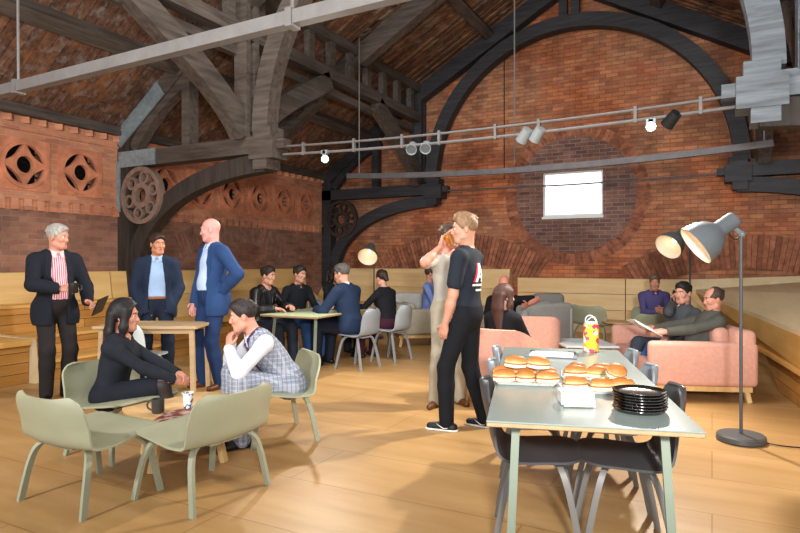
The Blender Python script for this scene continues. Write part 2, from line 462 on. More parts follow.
# ---- trusses
def mx(x): return 2 * XC - x
def truss(Y, tm, far):
    yy = 'Y'
    nm = 'charcoal timber roof truss with round arch standing against the gable brick wall' if far else 'grey-brown timber roof truss with steel straps and curved brace nearest the viewer'
    t = thing('roof_truss', nm, 'roof truss', (0, 0, 0))
    d = .24
    def both(name, fn, mat=tm, **kw):
        for sgn in (0, 1):
            m = MB(); f = (lambda x: x) if sgn == 0 else mx
            fn(m, f); obj(name, m, (m_slate if sgn and not far and mat is tm else mat), t, **kw)
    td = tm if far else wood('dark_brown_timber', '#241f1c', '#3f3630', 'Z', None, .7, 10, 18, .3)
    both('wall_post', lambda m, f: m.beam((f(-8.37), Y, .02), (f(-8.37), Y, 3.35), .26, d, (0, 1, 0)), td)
    both('hammer_beam', lambda m, f: m.beam((f(-8.6), Y, 3.03), (f(-5.55), Y, 3.03), d, .24))
    def corbel(m, f):
        m.beam((f(-5.72), Y, 2.97), (f(-5.3), Y, 2.97), d + .1, .3); m.beam((f(-5.66), Y, 3.18), (f(-5.36), Y, 3.18), d + .06, .16)
        m.beam((f(-5.66), Y, 2.76), (f(-5.42), Y, 2.76), d + .06, .16); m.beam((f(-5.34), Y, 3.02), (f(-5.18), Y, 3.02), d * .7, .13)
    both('moulded_corbel', corbel, tm)
    def brace(m, f):
        p = bez((f(-8.22), Y, 1.25), (f(-8.05), Y, 2.15), (f(-7.1), Y, 2.72), (f(-5.5), Y, 2.78), 20)
        m.sweep(p, (0, 1, 0), d - .04, [.26 - .0 * i for i in range(21)])
    both('curved_brace', brace, td, smooth=True)
    # round arch over the nave
    for a0, a1, am in ((0, 90, tm if far else m_slate), (90, 180, tm)):
        obj('arch_rib', MB().sweep(arc((XC, 3.2), 3.02, a0, a1, 28, Y), (0, 1, 0), d, .27), am, t, smooth=True)
    both('principal_rafter', lambda m, f: m.beam((f(XG), Y, ZG - .22), (XC, Y, ZR - .22), d, .34))
    both('aisle_rafter', lambda m, f: m.beam((f(XL + .05), Y, ZE - .12), (f(XG), Y, ZG - .14), d - .02, .26))
    both('hammer_post', lambda m, f: (m.beam((f(XG), Y - .09, 3.15), (f(XG), Y - .09, ZG - .3), .09, .22, (1, 0, 0)), m.beam((f(XG), Y + .09, 3.15), (f(XG), Y + .09, ZG - .3), .09, .22, (1, 0, 0))))
    both('queen_strut', lambda m, f: m.beam((f(-7.02), Y, 3.14), (f(-7.02), Y, 4.35), .16, .18, (0, 1, 0)))
    both('aisle_strut', lambda m, f: m.sweep(bez((f(-8.2), Y, 3.2), (f(-7.8), Y, 3.75), (f(-7.4), Y, 4.0), (f(-6.9), Y, 4.2), 10), (0, 1, 0), .16, .18))
    both('king_strut', lambda m, f: m.beam((f(XC - .12), Y, 6.2), (f(XC - .12), Y, 7.1), .16, .14, (0, 1, 0)))
    if not far:
        both('steel_strap', lambda m, f: (m.beam((f(-8.5), Y - .13, ZE - .16), (f(-7.5), Y - .13, ZE - .16 + .731), .02, .27)), m_steel)
        both('beam_strap', lambda m, f: m.beam((f(-8.45), Y - .135, 3.03), (f(-7.62), Y - .135, 3.03), .02, .25), m_steel)
        both('post_strap', lambda m, f: m.beam((f(-8.46), Y - .14, 2.2), (f(-8.46), Y - .14, 3.0), .09, .02, (0, 1, 0)), m_steel)
        bl = []
        for k in range(4):
            for q in (-.06, .06): bl.append((-8.35 + k * .24, Y - .15, 3.03 + q))
        for k in range(5): 
            for q in (-.06, .06): bl.append((-8.36 + k * .19 + q * .5, Y - .145, ZE - .05 + k * .139 - q))
        for q in bl: obj('bolt', MB().ball(q, .018, 8), m_steel, t)
    # round iron wheels in the spandrels between post, beam and brace
    for sgn in ((0, 1) if not far else (0, 1)):
        c = V((-7.93 if sgn == 0 else mx(-7.93), Y - .1, 2.44)); m = MB(); r = .45
        m.ring(r, r - .07, -.04, .06, 48, c, RXZ); m.ring(.2, .12, -.03, .05, 32, c, RXZ)
        for k in range(6):
            a = k * PI / 3 + .3; cc = c + RXZ @ V((.285 * math.cos(a), .285 * math.sin(a), 0))
            m.ring(.105, .068, -.03, .045, 20, cc, RXZ)
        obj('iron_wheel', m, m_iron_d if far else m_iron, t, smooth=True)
    return t
tr1 = truss(T1, m_timber_x, False)
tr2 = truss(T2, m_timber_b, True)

def rafter_pair(Y, label):
    t = thing('rafter_frame', label, 'roof timber')
    for s_ in (0, 1):
        f = (lambda x: x) if s_ == 0 else mx
        obj('nave_rafter', MB().beam((f(XG + .05), Y, ZG - .2), (XC, Y, ZR - .2), .22, .34), m_timber_x, t)
        obj('aisle_rafter', MB().beam((f(XL + .05), Y, ZE - .12), (f(XG), Y, ZG - .15), .22, .3), m_timber_x, t)
    return t
rafter_pair(TM, 'pair of heavy sloping rafters midway between the near truss and the gable')
def girder(x, label):
    t = thing('lattice_girder', label, 'girder')
    obj('top_chord', MB().beam((x, YF, ZG - .1), (x, YB - .25, ZG - .1), .2, .17), m_timber, t)
    obj('bottom_chord', MB().beam((x, YF, 4.64), (x, YB - .25, 4.64), .2, .19), m_timber, t)
    obj('lower_rail', MB().beam((x - .12, YF, 4.4), (x - .12, YB - .25, 4.4), .12, .13), m_timber, t)
    y = YF + .3
    while y < YB - .4:
        if abs(y - T1) > .2: obj('lattice_post', MB().beam((x, y, 4.73), (x, y, ZG - .18), .12, .14, (0, 1, 0)), m_timber, t)
        y += .62
    for Y, k in ((T1, 1), (T1, -1), (T2, -1)):
        p = bez((x, Y + k * .1, 3.2), (x, Y + k * .5, 3.75), (x, Y + k * 1.1, 4.0), (x, Y + k * 2.0, 4.52), 14)
        obj('arched_brace', MB().sweep(p, (1, 0, 0), .2, .3), m_timber, t, smooth=True)
    return t
girder(XG, 'grey timber lattice girder running along the left edge of the nave roof')
girder(XH, 'grey timber lattice girder along the right edge of the nave roof')
# purlins
def purlin(x, y0, y1, label, mat=m_timber):
    z = roofz(x); o_ = obj('roof_purlin', MB().box((0, 0, 0), (.2, y1 - y0, .2), Matrix.Rotation(-math.atan2(roofz(x + .05) - roofz(x - .05), .1), 3, 'Y')), mat, None, (x, (y0 + y1) / 2, z - .1))
    return tag(o_, label, 'purlin', 'roof purlins')
purlin(-7.18, YF, T1 - .1, 'long grey purlin under the left aisle boarding in front of the near truss')
purlin(-7.18, T1 + .1, YB - .1, 'grey purlin under the left aisle boarding beyond the near truss')
purlin(-4.22, YF, TM - .1, 'purlin under the left nave slope nearer than the middle rafters')
purlin(-4.22, TM + .1, T2 - .1, 'purlin on the left nave slope between the middle rafters and the gable arch')
purlin(mx(-4.22), YF, T2 - .1, 'purlin under the right nave slope')
purlin(mx(-7.18), YF, T2 - .1, 'purlin under the right aisle boarding')

# ---- suspended steel bars, hangers and spotlights
def hang(m, x, y, z, r=.011):
    m.tube([(x, y, z), (x, y, roofz(x) - .01)], r, 6)
p0, p1 = at(2, 91, 5.4), None
YA = p0.y; ZA = p0.z
x0, x1 = -5.78, mx(-5.78)
t = thing('lighting_bar', 'pale grey flat steel bar hung across the roof nearest the viewer', 'steel bar', (0, YA, ZA + .07)); t.rotation_euler = (0, -.013, 0)
obj('bar', MB().span((x0, -.04, -.045), (x1, .04, .045)), m_bar, t)
for k, xx in enumerate((-5.42, -2.42, .5)):
    m = MB(); m.tube([(xx, 0, .04), (xx, 0, roofz(xx) - ZA)], .012, 6); m.box((xx, 0, 0), (.05, .1, .12)); obj('hanger_rod', m, m_bar, t)
ZT = 2.95
t = thing('pipe_track', 'pair of slim steel pipes clipped together spanning between the hammer beams', 'steel pipe', (0, T1, ZT))
def sag(x, a): return -a * (1 - ((x - XC) / 2.95) ** 2)
xs = [-5.25 + i * (5.65 / 24) for i in range(25)]
obj('upper_pipe', MB().tube([(x, 0, .05 + sag(x, .07)) for x in xs], .015, 8), m_bar, t, smooth=True)
obj('lower_pipe', MB().tube([(x, 0, -.06 + sag(x, .07)) for x in xs], .018, 8), m_bar, t, smooth=True)
for x in (-4.9, -4.1, -3.4, -2.9, -2.2, -1.7, -.7, -.1):
    obj('pipe_clip', MB().box((x, 0, sag(x, .07)), (.03, .05, .17)), m_bar, t)
t = thing('hanging_rail', 'dark grey flat rail hung on thin rods in front of the round window surround', 'steel rail', (0, 9.35, 2.95))
obj('rail', MB().sweep([(x, 0, sag(x, .09)) for x in [-5.95 + i * .278 for i in range(25)]], (0, 1, 0), .08, .09), m_bar_d, t)
for xx in (-5.7, -2.8, .62): obj('hanger_rod', MB().tube([(xx, 0, .0), (xx, 0, roofz(xx) - 2.98)], .012, 6), m_bar, t)
ti = thing('tie_cable', 'thin black tie rod stretched across the gable wall between two corbels', 'cable', (0, T2 - .05, 3.0))
obj('rod', MB().tube([(-5.3, 0, -.02), (XC, 0, -.05), (.25, 0, -.02)], .016, 6), m_bar_d, ti)
for u, lab in ((504, 'thin conduit running down the gable brickwork left of the window'),):
    q = atY(u, 100, YB - .03)
    tag(obj('wall_conduit', MB().tube([(0, 0, 0), (0, 0, roofz(q.x) - 3.2)], .012, 6), m_iron_d, None, (q.x, YB - .015, 3.2)), lab, 'conduit')

m_spot = plain('spot_body_grey', '#9aa2a6', .4, .05, metal=.3)
m_spot_d = plain('spot_body_black', '#1b1d20', .4, .05)
m_lens = glow('lit_lens', '#fff3d8', 60)
m_lens_off = plain('dark_lens', '#5d6468', .15, .05)
def spot(u, v, Y, ztop, label, lit, body, dirv):
    p = atY(u, v, Y); t = thing('track_spotlight', label, 'spotlight', p, 0, 'track spotlights')
    d = V(dirv).normalized(); up = V((0, 0, 1))
    obj('bracket', MB().span((-.022, -.03, .02), (.022, .03, ztop - p.z)).box((0, 0, ztop - p.z - .02), (.09, .06, .05)), body, t)
    R = d.to_track_quat('Z', 'Y').to_matrix()
    obj('housing', MB().lathe([(r_ * (.75 if lit else 1), z_) for r_, z_ in ((0, -.09), (.055, -.09), (.06, -.02), (.068, .07), (.062, .07), (.05, .04))], 16, (0, 0, 0), R), body, t, smooth=True)
    obj('lens', MB().lathe([(0, .055), (.036 if lit else .056, .055)], 16, (0, 0, 0), R), m_lens if lit else m_lens_off, t)
    return p
zt = ZT - .06
s1 = spot(325, 159, T1, zt - .02, 'lit spotlight on the pipe track beside the left hammer beam', True, m_spot, tuple(at(380, 300, .3) - at(325, 159, 8)))
spot(412, 148, T1, zt - .06, 'left of the paired grey spotlights in front of the arch foot', False, m_spot, (.3, -1, -.6))
spot(426, 147, T1, zt - .06, 'right of the paired grey spotlights in front of the arch foot', False, m_spot, (.3, -1, -.6))
spot(524, 136, T1, zt - .07, 'left of the paired spotlights over the round window surround', False, m_spot, (-.6, .4, -.7))
spot(537, 135, T1, zt - .07, 'right of the paired spotlights over the round window surround', False, m_spot, (-.6, .4, -.7))
s2 = spot(651, 126, T1, zt - .05, 'brightly lit spotlight right of the window', True, m_spot, tuple(at(600, 400, 1) - at(651, 126, 6)))
spot(671, 120, T1, zt - .03, 'black spotlight beside the bright one right of the window', False, m_spot_d, (-.6, .5, -.6))

# ---- stepped timber seating round the left and far walls
m_seat = wood('seat_plank', '#cf9a50', '#e0b268', 'Y', None, .5, 9, 9, .05)
m_seat_x = wood('seat_plank_far', '#cf9a50', '#e0b268', 'X', None, .5, 9, 9, .05)
def bench_y(y0, y1, label, slant=0):
    t = thing('timber_bench', label, 'bench', (XL, y0, 0)); L = y1 - y0
    x = lambda a: a - XL
    obj('upper_panel', MB().prism([(.02, 0, .84), (.26, 0, .84), (.2, 0, 1.25), (.02, 0, 1.25)], (0, L, 0)), m_oak, t)
    obj('backrest', MB().prism([(.02, 0, .5), (x(-7.72), 0, .5), (.27, 0, .835), (.02, 0, .835)], (0, L, 0)), m_oak, t)
    obj('seat', MB().prism([(.02, 0, .44), (x(-6.92), 0, .44), (x(-6.92), 0, .5), (.02, 0, .5)], (0, L, 0)), m_seat, t)
    obj('front', MB().prism([(.1, 0, .0), (x(-6.98), 0, 0), (x(-6.96), 0, .44), (.1, 0, .44)], (0, L, 0)), m_oak_dark, t)
    return t
b1 = bench_y(YF + .2, 4.15, 'long timber bench with sloping back along the left wall at the frame edge')
obj('end_panel', MB().prism([(.3, 5.46, 0), (1.62, 5.46, 0), (1.56, 5.46, .5), (.75, 5.46, .52), (.3, 5.46, .84)], (0, .06, 0)), m_oak_light, b1)
b2 = bench_y(6.2, 11.2, 'timber bench along the left wall behind the far table')
# steps between the two benches
st = thing('timber_steps', 'stepped timber stair climbing the left seating behind the standing men', 'steps', (XL, 4.25, 0))
obj('upper_panel', MB().prism([(.02, 0, .84), (.26, 0, .84), (.2, 0, 1.25), (.02, 0, 1.25)], (0, 1.93, 0)), m_oak, st)
for k, (xx, zz) in enumerate(((1.62, .24), (1.15, .48), (.68, .84))):
    obj('tread', MB().span((.02, 0, zz - .035), (xx, 1.93, zz)), m_seat, st)
    obj('riser', MB().span((.04, .01, (0, .24, .48)[k]), (xx - .02, 1.92, zz - .036)), m_oak_dark, st)
t = thing('timber_bench', 'timber bench with stepped back along the far brick wall', 'bench', (XL + .02, YB, 0)); L = 4.7
obj('upper_panel', MB().prism([(0, -.02, .84), (0, -.3, .84), (0, -.22, 1.25), (0, -.02, 1.25)], (L, 0, 0)), m_oak_x, t)
obj('backrest', MB().prism([(0, -.02, .5), (0, -.6, .5), (0, -.3, .835), (0, -.02, .835)], (L, 0, 0)), m_oak_x, t)
obj('seat', MB().prism([(0, -.02, .44), (0, -1.25, .44), (0, -1.25, .5), (0, -.02, .5)], (L, 0, 0)), m_seat_x, t)
obj('front', MB().prism([(0, -.1, 0), (0, -1.2, 0), (0, -1.22, .44), (0, -.1, .44)], (L, 0, 0)), m_oak_x, t)

# ---- faceted timber platform on the right
t = thing('timber_platform', 'faceted timber platform with sloping pale top below the brick arch on the right', 'platform', (0, 0, 0))
A, B = V((-.27, 12.3, .89)), V((.731, 6.69, .745)); C = V((1.25, 3.0, .73)); tip = V((-.62, 12.41, 1.06)); br = V((3.38, 12.41, 1.25)); nr = V((3.38, 3.0, 1.2))
top = MB(); dz = V((0, 0, -.05)); P = [A, tip, br, nr, C, B]
top.prism(P, dz); obj('sloping_top', top, m_oak_light, t)
A2, B2, C2 = V((0, 12.3, .39)), V((.731, 6.69, .39)), V((1.25, 3.0, .39))
fm = MB(); w = V((.05, 0, 0))
fm.prism([A2, A + dz, B + dz, B2], w); fm.prism([B2, B + dz, C + dz, C2], w); obj('leaning_face', fm, m_oak_dark if False else wood('face_plywood', '#bd8f4c', '#cfa35e', 'Y', None, .5, 9, 7, .04), t)
obj('far_facet', MB().prism([A2, tip + V((0, 0, -.06)), A + dz], (0, .05, 0)), m_oak_x, t)
lf = MB()
e0 = V((.54, 8.35, .36)); e1 = V((.655, 7.57, 0)); e2 = V((1.28, 3.0, 0)); e3 = V((1.22, 3.0, .36))
e1 = V((.64, 7.57, 0))
lf.prism([e0, e1, e2, e3], (.3, .02, 0)); obj('plank_front', lf, m_oak_dark, t)
lip = MB(); q = V((-.03, 0, 0)); lip.beam(V((.5, 8.45, .37)), V((1.22, 3.0, .37)), .1, .035); obj('front_lip', lip, m_seat, t)
obj('recessed_back', MB().prism([V((.28, 12.2, 0)), V((.9, 7.4, 0)), V((.9, 7.4, .39)), V((.28, 12.2, .39))], (.05, 0, 0)), m_oak, t)
g = MB(); n_ = V((0, 0, 1))
for u, v in ((792, 314),):
    c = at(u, v, 6.15)
    g.ring(.16, .145, .0, .008, 28, V((1.18, 7.0, .84)), Matrix.Rotation(-.16, 3, 'Y'))
    g.ring(.1, .09, .0, .008, 28, V((1.22, 6.95, .85)), Matrix.Rotation(-.16, 3, 'Y'))
obj('cable_loop', g, m_bar_d, t)
# ---------------------------------------------------------------- furniture
m_sage = plain('sage_lacquer', '#9c9d83', .45, .06, 5)
m_sage_in = plain('sage_lacquer_inner', '#8f9f92', .45, .06, 5)
m_sage_leg = plain('sage_leg', '#989b84', .45, .06, 8)
m_grey_sh = plain('grey_shell', '#8d949c', .4, .06, 6)
m_grey_lt = plain('pale_grey_shell', '#aab5ba', .4, .06, 6)
m_char_sh = plain('shaded_charcoal_shell', '#434447', .4, .08, 6)  # charcoal with shade by the long table put into the colour
m_grey_leg = plain('grey_leg', '#8b8f92', .4, .06, 8)
m_ttop = plain('sage_grey_tabletop', '#87948f', .25, .05, 4, spec=.5)
m_ttop2 = plain('green_tabletop', '#b3bf9c', .3, .05, 4)
m_tedge = plain('plywood_edge', '#b08d6a', .5, .15, 30)
m_tleg = plain('green_table_leg', '#7b8676', .45, .06, 8)
m_pink = plain('pink_fabric', '#cf9c8b', .9, .1, 30, bump=.25, bscale=400, spec=.15)
m_greyfab = plain('grey_fabric', '#aaaaa5', .9, .1, 30, bump=.25, bscale=400, spec=.15)
m_greyfab_d = plain('dark_grey_fabric', '#77756f', .9, .1, 30, bump=.25, bscale=400, spec=.15)
m_beigefab = plain('beige_fabric', '#a9a18e', .9, .1, 30, bump=.25, bscale=400, spec=.15)
m_oakleg = wood('oak_leg', '#c09a62', '#d6b47e', 'Z', None, .5, 8, 20, .05)
m_oaktop = wood('oak_top', '#c79d68', '#dab784', 'X', None, .45, 9, 9, .04)
m_ash = wood('ash_top', '#b0926c', '#c4a880', 'X', None, .45, 9, 9, .04)

def shell_grid(prof, nv, curve, corner):
    """prof: (y, z, half width) from front lip to back top; curve: how far the sides come forward / up"""
    # resample the profile smoothly
    pts = [V(p) for p in prof]; out = []
    for i in range(len(pts) - 1):
        a, b, c, d = pts[max(i - 1, 0)], pts[i], pts[i + 1], pts[min(i + 2, len(pts) - 1)]
        for q in range(5):
            t = q / 5
            out.append(.5 * ((2 * b) + (c - a) * t + (2 * a - 5 * b + 4 * c - d) * t * t + (3 * b - a - 3 * c + d) * t ** 3))
    out.append(pts[-1]); n = len(out); g = []
    L = [0]
    for a, b in zip(out, out[1:]): L.append(L[-1] + (V((a.x, a.y)) - V((b.x, b.y))).length)
    for i, p in enumerate(out):
        e0, e1 = L[i], L[-1] - L[i]; w = p.z
        for e in (e0, e1):
            if e < corner: w -= corner * (1 - math.sqrt(max(0, 1 - (1 - e / corner) ** 2)))
        tn = out[min(i + 1, n - 1)] - out[max(i - 1, 0)]; tn = V((tn.x, tn.y)).normalized(); nr = V((-tn.y, tn.x))   # towards the sitter
        row = []
        for j in range(nv):
            s_ = -1 + 2 * j / (nv - 1); k = curve(i / (n - 1)) * abs(s_) ** 2.2
            row.append(V((w * s_, p.x + nr.x * -k, p.y + nr.y * -k)))
        g.append(row)
    return g
LOUNGE = [(.29, .395, .30), (.26, .405, .31), (.1, .385, .315), (-.08, .358, .315), (-.18, .352, .315), (-.228, .385, .315), (-.258, .47, .315), (-.285, .56, .31), (-.305, .64, .305)]
DINING = [(.22, .445, .20), (.2, .452, .215), (.08, .448, .225), (-.08, .438, .22), (-.16, .45, .215), (-.2, .5, .21), (-.225, .6, .205), (-.25, .7, .195), (-.265, .785, .175)]
def bent_leg(m, top, knee, foot, w, h):
    p = bez(top, knee, knee, foot, 10); s_ = (V(foot) - V(top)); bn = V((-s_.y, s_.x, 0)).normalized()
    m.sweep([V(q) for q in p], bn, w, h)
def lounge_chair(name, label, loc, phi, group=None, m1=m_sage, leg=m_sage_leg):
    t = thing(name, label, 'chair', loc, head(phi), group)
    c = lambda s_: -.035 * max(0, (s_ - .45) / .55)
    sh = obj('seat_shell', MB().sheet(shell_grid(LOUNGE, 17, lambda s_: .0 + .05 * max(0, min(1, (s_ - .35) / .4)), .09), .014), m1, t, smooth=True, ang=50)
    for sx in (-1, 1):
        for sy in (1, -1):
            m = MB(); yb = .2 if sy > 0 else -.16
            p = bez((sx * .1, yb - sy * .05, .352), (sx * .27, yb, .355), (sx * .255, yb + sy * .02, .3), (sx * .29, yb + sy * .07, 0.0), 12)
            ln = V((sx * .29, yb + sy * .07, 0)) - V((sx * .1, yb, .35)); bn = V((0, 1, 0))
            m.sweep(p, bn, .035, .022); obj('leg', m, leg, t, smooth=True)
    obj('underframe', MB().span((-.12, -.18, .335), (.12, .17, .35)), leg, t)
    return t
def dining_chair(label, loc, phi, group=None, m1=m_grey_sh, leg=m_grey_leg):
    t = thing('shell_chair', label, 'chair', loc, head(phi), group)
    obj('seat_shell', MB().sheet(shell_grid(DINING, 15, lambda s_: .045 * max(0, min(1, (s_ - .4) / .4)), .1), .012), m1, t, smooth=True, ang=50)
    for sx in (-1, 1):
        for sy in (1, -1):
            m = MB(); yb = .13 if sy > 0 else -.1
            p = bez((sx * .07, yb - sy * .05, .425), (sx * .19, yb, .43), (sx * .175, yb + sy * .02, .38), (sx * .215, yb + sy * .09, 0.0), 12)
            m.sweep(p, (0, 1, 0), .03, .02); obj('leg', m, leg, t, smooth=True)
    obj('underframe', MB().span((-.1, -.13, .405), (.1, .12, .425)), leg, t)
    return t

# chairs round the coffee table
CH1 = V((-3.27, 2.3, 0)); CH2 = V((-2.7, 2.66, 0)); CH3 = V((-3.88, 3.0, 0)); CH4 = V((-3.08, 3.82, 0))
def face(dx, dy):        # heading phi of a world direction
    d = V((dx, dy, 0)); return math.degrees(math.atan2(d.dot(FX), d.dot(RX)))
lounge_chair('lounge_chair', 'empty sage green lounge chair with its back to the viewer, nearest the bottom left corner', CH1, face(.02, 1))
lounge_chair('lounge_chair', 'empty sage green lounge chair turned sideways at the right of the coffee table', CH2, face(-1, .06))
lounge_chair('lounge_chair', 'sage green lounge chair the woman in the black dress sits on', CH3, face(1, .0))
lounge_chair('lounge_chair', 'sage green lounge chair under the man in the checked waistcoat', CH4, face(-.6, -.8))
# coffee table
CT = V((-3.32, 3.06, 0)); CTZ = .385
t = thing('coffee_table', 'round oak coffee table between the sage lounge chairs', 'table', CT)
obj('tabletop', MB().lathe([(0, CTZ - .03), (.37, CTZ - .03), (.39, CTZ - .018), (.395, CTZ), (0, CTZ)], 48), m_oaktop, t, smooth=True)
for k in range(4):
    a = .2 + k * PI / 2; c, s_ = math.cos(a), math.sin(a)
    obj('leg', MB().beam((.24 * c, .24 * s_, CTZ - .03), (.33 * c, .33 * s_, 0), .05, .035, (0, 0, 1)), m_oakleg, t)

# long table in front
A0, A1, A2_, A3 = atz(490, 421, .73), atz(702, 432, .73), atz(622, 350, .73), atz(500, 347, .73)
ctr = (A0 + A1 + A2_ + A3) / 4
dl = ((A3 + A2_) - (A0 + A1)); dl.z = 0; Lt = dl.length / 2; dl.normalize()
rzt = math.atan2(-dl.x, dl.y); Wt = .84
def trestle(name, label, c, rz, W, L, top, leg, cat='table', H=.73):
    t = thing(name, label, cat, (c.x, c.y, 0), rz)
    obj('tabletop', MB().rbox((0, 0, H - .004), (W, L, .008), .003, None, 1), top, t)
    obj('plywood_edge', MB().rbox((0, 0, H - .017), (W - .004, L - .004, .018), .004, None, 1), m_tedge, t)
    for sx in (-1, 1):
        for sy in (-1, 1):
            obj('leg', MB().beam((sx * (W / 2 - .12), sy * (L / 2 - .16), H - .026), (sx * (W / 2 - .09), sy * (L / 2 - .07), 0), .034, .018, (0, 1, 0)), leg, t)
    obj('frame', MB().span((-W / 2 + .1, -L / 2 + .14, H - .05), (W / 2 - .1, -L / 2 + .18, H - .026)).span((-W / 2 + .1, L / 2 - .18, H - .05), (W / 2 - .1, L / 2 - .14, H - .026)), leg, t)
    return t
trestle('long_table', 'long sage grey table laid with bread rolls and plates in front on the right', ctr, rzt, Wt, Lt, m_ttop, m_tleg)
RT = rotz(rzt)
def ontab(x, y, z=0): 
    p = RT @ V((x, y, 0)); return V((ctr.x + p.x, ctr.y + p.y, .7305 + z))
def tabinv(u, v, z=.73):
    p = atz(u, v, z) - ctr; p.z = 0; return RT.transposed() @ p
lab = ['nearest the viewer', 'in the middle', 'farthest from the viewer']
phi_t = face(dl.x, dl.y)
for k in range(3):
    for sx in (-1, 1):
        yy = -Lt / 2 + .60 + k * .6; xx = sx * (Wt / 2 - .2)
        p = ontab(xx, yy); p.z = 0
        dining_chair('charcoal shell chair tucked under the %s side of the long table, %s' % ('left' if sx < 0 else 'right', lab[k]), p, phi_t + (-90 if sx < 0 else 90), 'chairs along the long table', m_char_sh if k == 0 else m_grey_sh, plain('taupe_leg', '#6d6a66', .45, .06))
# far table with the group
FT = V((-4.72, 7.1, 0)); rzf = math.radians(3)
trestle('far_table', 'pale green table where the group in dark jackets sits', FT, rzf, .85, 2.3, m_ttop2, m_tleg)
dining_chair('grey shell chair behind the man in the navy blazer', V((-4.12, 6.75, 0)), face(-1, .08), None, m_grey_sh)
dining_chair('pale grey shell chair behind the dark haired woman at the far table', V((-4.02, 7.5, 0)), face(-1, .1), None, m_grey_lt)
for k, (yy, w) in enumerate(((6.42, 'man in the leather jacket'), (7.2, 'man in the dark fleece'), (7.98, 'half hidden woman'))):
    dining_chair('grey shell chair at the far table carrying the ' + w, V((-5.48, yy, 0)), face(1, 0), None, m_grey_sh)
# oak table with white chair behind the seated woman
pa, pb = at(206, 330, 6.35), at(106, 330, 6.35)
c = (pa + pb) / 2; dd = pb - pa
t = thing('oak_table', 'narrow oak table behind the seated woman in front of the two men in blue suits', 'table', (c.x, c.y, 0), math.atan2(dd.y, dd.x))
L = dd.length
obj('tabletop', MB().rbox((0, .0, .725), (L, .6, .03), .006), m_ash, t)
obj('apron', MB().span((-L / 2 + .06, -.24, .66), (L / 2 - .06, -.22, .71)).span((-L / 2 + .06, .22, .66), (L / 2 - .06, .24, .71)), m_ash, t)
for sx in (-1, 1):
    for sy in (-1, 1): obj('leg', MB().beam((sx * (L / 2 - .07), sy * .23, .71), (sx * (L / 2 - .05), sy * .24, 0), .045, .045, (0, 1, 0)), m_ash, t)
p = atz(140, 398, 0)
dining_chair('whitish grey shell chair between the seated woman and the oak table', V((p.x, p.y, 0)), 75, None, plain('white_shell', '#c3cdcc', .4, .05), m_grey_leg)

# ---- floor lamps
m_lamp = plain('lamp_grey', '#6c7378', .45, .04); m_lamp_d = plain('lamp_pole_dark', '#4b4d4e', .45, .05); m_lin = plain('lamp_inner_white', '#efe3cf', .6, .03)
m_bulb = glow('warm_bulb', '#ffd9a0', 5); m_blk = plain('black_plastic', '#18181a', .35, .05)
def floor_lamp(label, base, hinge, headto, hs, dia=.37, poleshade=m_lamp, bent=.1, upright_h=None, neck=None):
    """base on the floor, hinge = top of the pole (world), headto = centre of the shade opening (world)"""
    b = V((base.x, base.y, 0)); t = thing('floor_lamp', label, 'floor lamp', b, 0, 'grey floor lamps')
    h = V(hinge) - b; e = V(headto) - b
    obj('base', MB().lathe([(0, 0), (.165, 0), (.175, .012), (.172, .045), (.16, .056), (0, .058)], 40), m_lamp_d, t, smooth=True)
    top = V((0, 0, h.z - .06)); 
    pts = [V((0, 0, .05)), V((0, 0, h.z - .18))] + bez(V((0, 0, h.z - .18)), V((0, 0, h.z - .04)), V((0, 0, h.z - .02)) , h, 8)[1:]
    obj('pole', MB().tube(pts, .0125, 10), m_lamp_d if upright_h else m_lamp, t, smooth=True)
    nk = (V(neck) - b) if neck else h; ax = (e - nk).normalized(); Ls = (e - nk).length; R = ax.to_track_quat('Z', 'Y').to_matrix(); k = dia / .37
    prof = [(.001, -.02), (.062 * k, -.02), (.07 * k, .0), (.07 * k, .13 * k), (.085 * k, .15 * k), (.135 * k, .2 * k), (.168 * k, .27 * k), (.185 * k, .37 * k)]
    inner = [(r - .004, z) for r, z in prof[3:]][::-1] + [(.06 * k, .14 * k), (.001, .14 * k)]
    o0 = nk + ax * (Ls - .37 * k)
    sh = obj('shade', MB().lathe(prof + [(.181 * k, .37 * k)], 40, o0, R), poleshade, t, smooth=True)
    obj('shade_lining', MB().lathe([(.182 * k, .368 * k)] + inner, 40, o0, R), m_lin, sh, smooth=True)
    obj('bulb', MB().ball(o0 + ax * .22 * k, .035 * k, 14), m_bulb, sh, smooth=True)
    obj('swivel_joint', MB().tube([h, o0 + ax * .04], .02, 8).ball(h, .026, 10), m_lamp, t, smooth=True)
    return t
b1 = atz(741, 441); d1 = (CH) * FPX / (441 - HOR)
lp = floor_lamp('large grey floor lamp standing beside the long table on the right', b1, at(742, 234, d1), at(695.5, 246, d1 + .04), 1, .34, plain('lamp_shade_grey', '#5b6166', .5, .04), upright_h=1, neck=at(733, 220, d1))
cb = MB(); p = atz(757, 441) - b1; q = [p, atz(768, 446) - b1, atz(785, 449) - b1, atz(815, 450) - b1]
cb.tube([V((x.x, x.y, .012)) for x in bez(*q, n=16)], .006, 6); obj('power_cord', cb, m_blk, lp, smooth=True)
obj('cord_plug', MB().box((p.x, p.y, .03), (.03, .03, .04)), m_blk, lp)
jl = MB(); hh = at(742, 233, d1) - b1
jl.tube(bez(at(728, 229, d1) - b1, at(729, 241, d1) - b1, at(741, 243, d1) - b1, at(739, 233, d1) - b1, 10), .005, 6); obj('joint_cord', jl, m_blk, lp, smooth=True)
d2 = 7.95; bb = at(690, 300, d2); bb.z = 0
floor_lamp('dark grey floor lamp behind the pink sofa, shade turned to the left', bb, at(690, 226, d2), at(668, 247, d2 - .2), 1, .36, plain('lamp_dark_grey', '#53575a', .45, .04), upright_h=1)
d3 = 11.0; bb = at(374, 300, d3); bb.z = 0
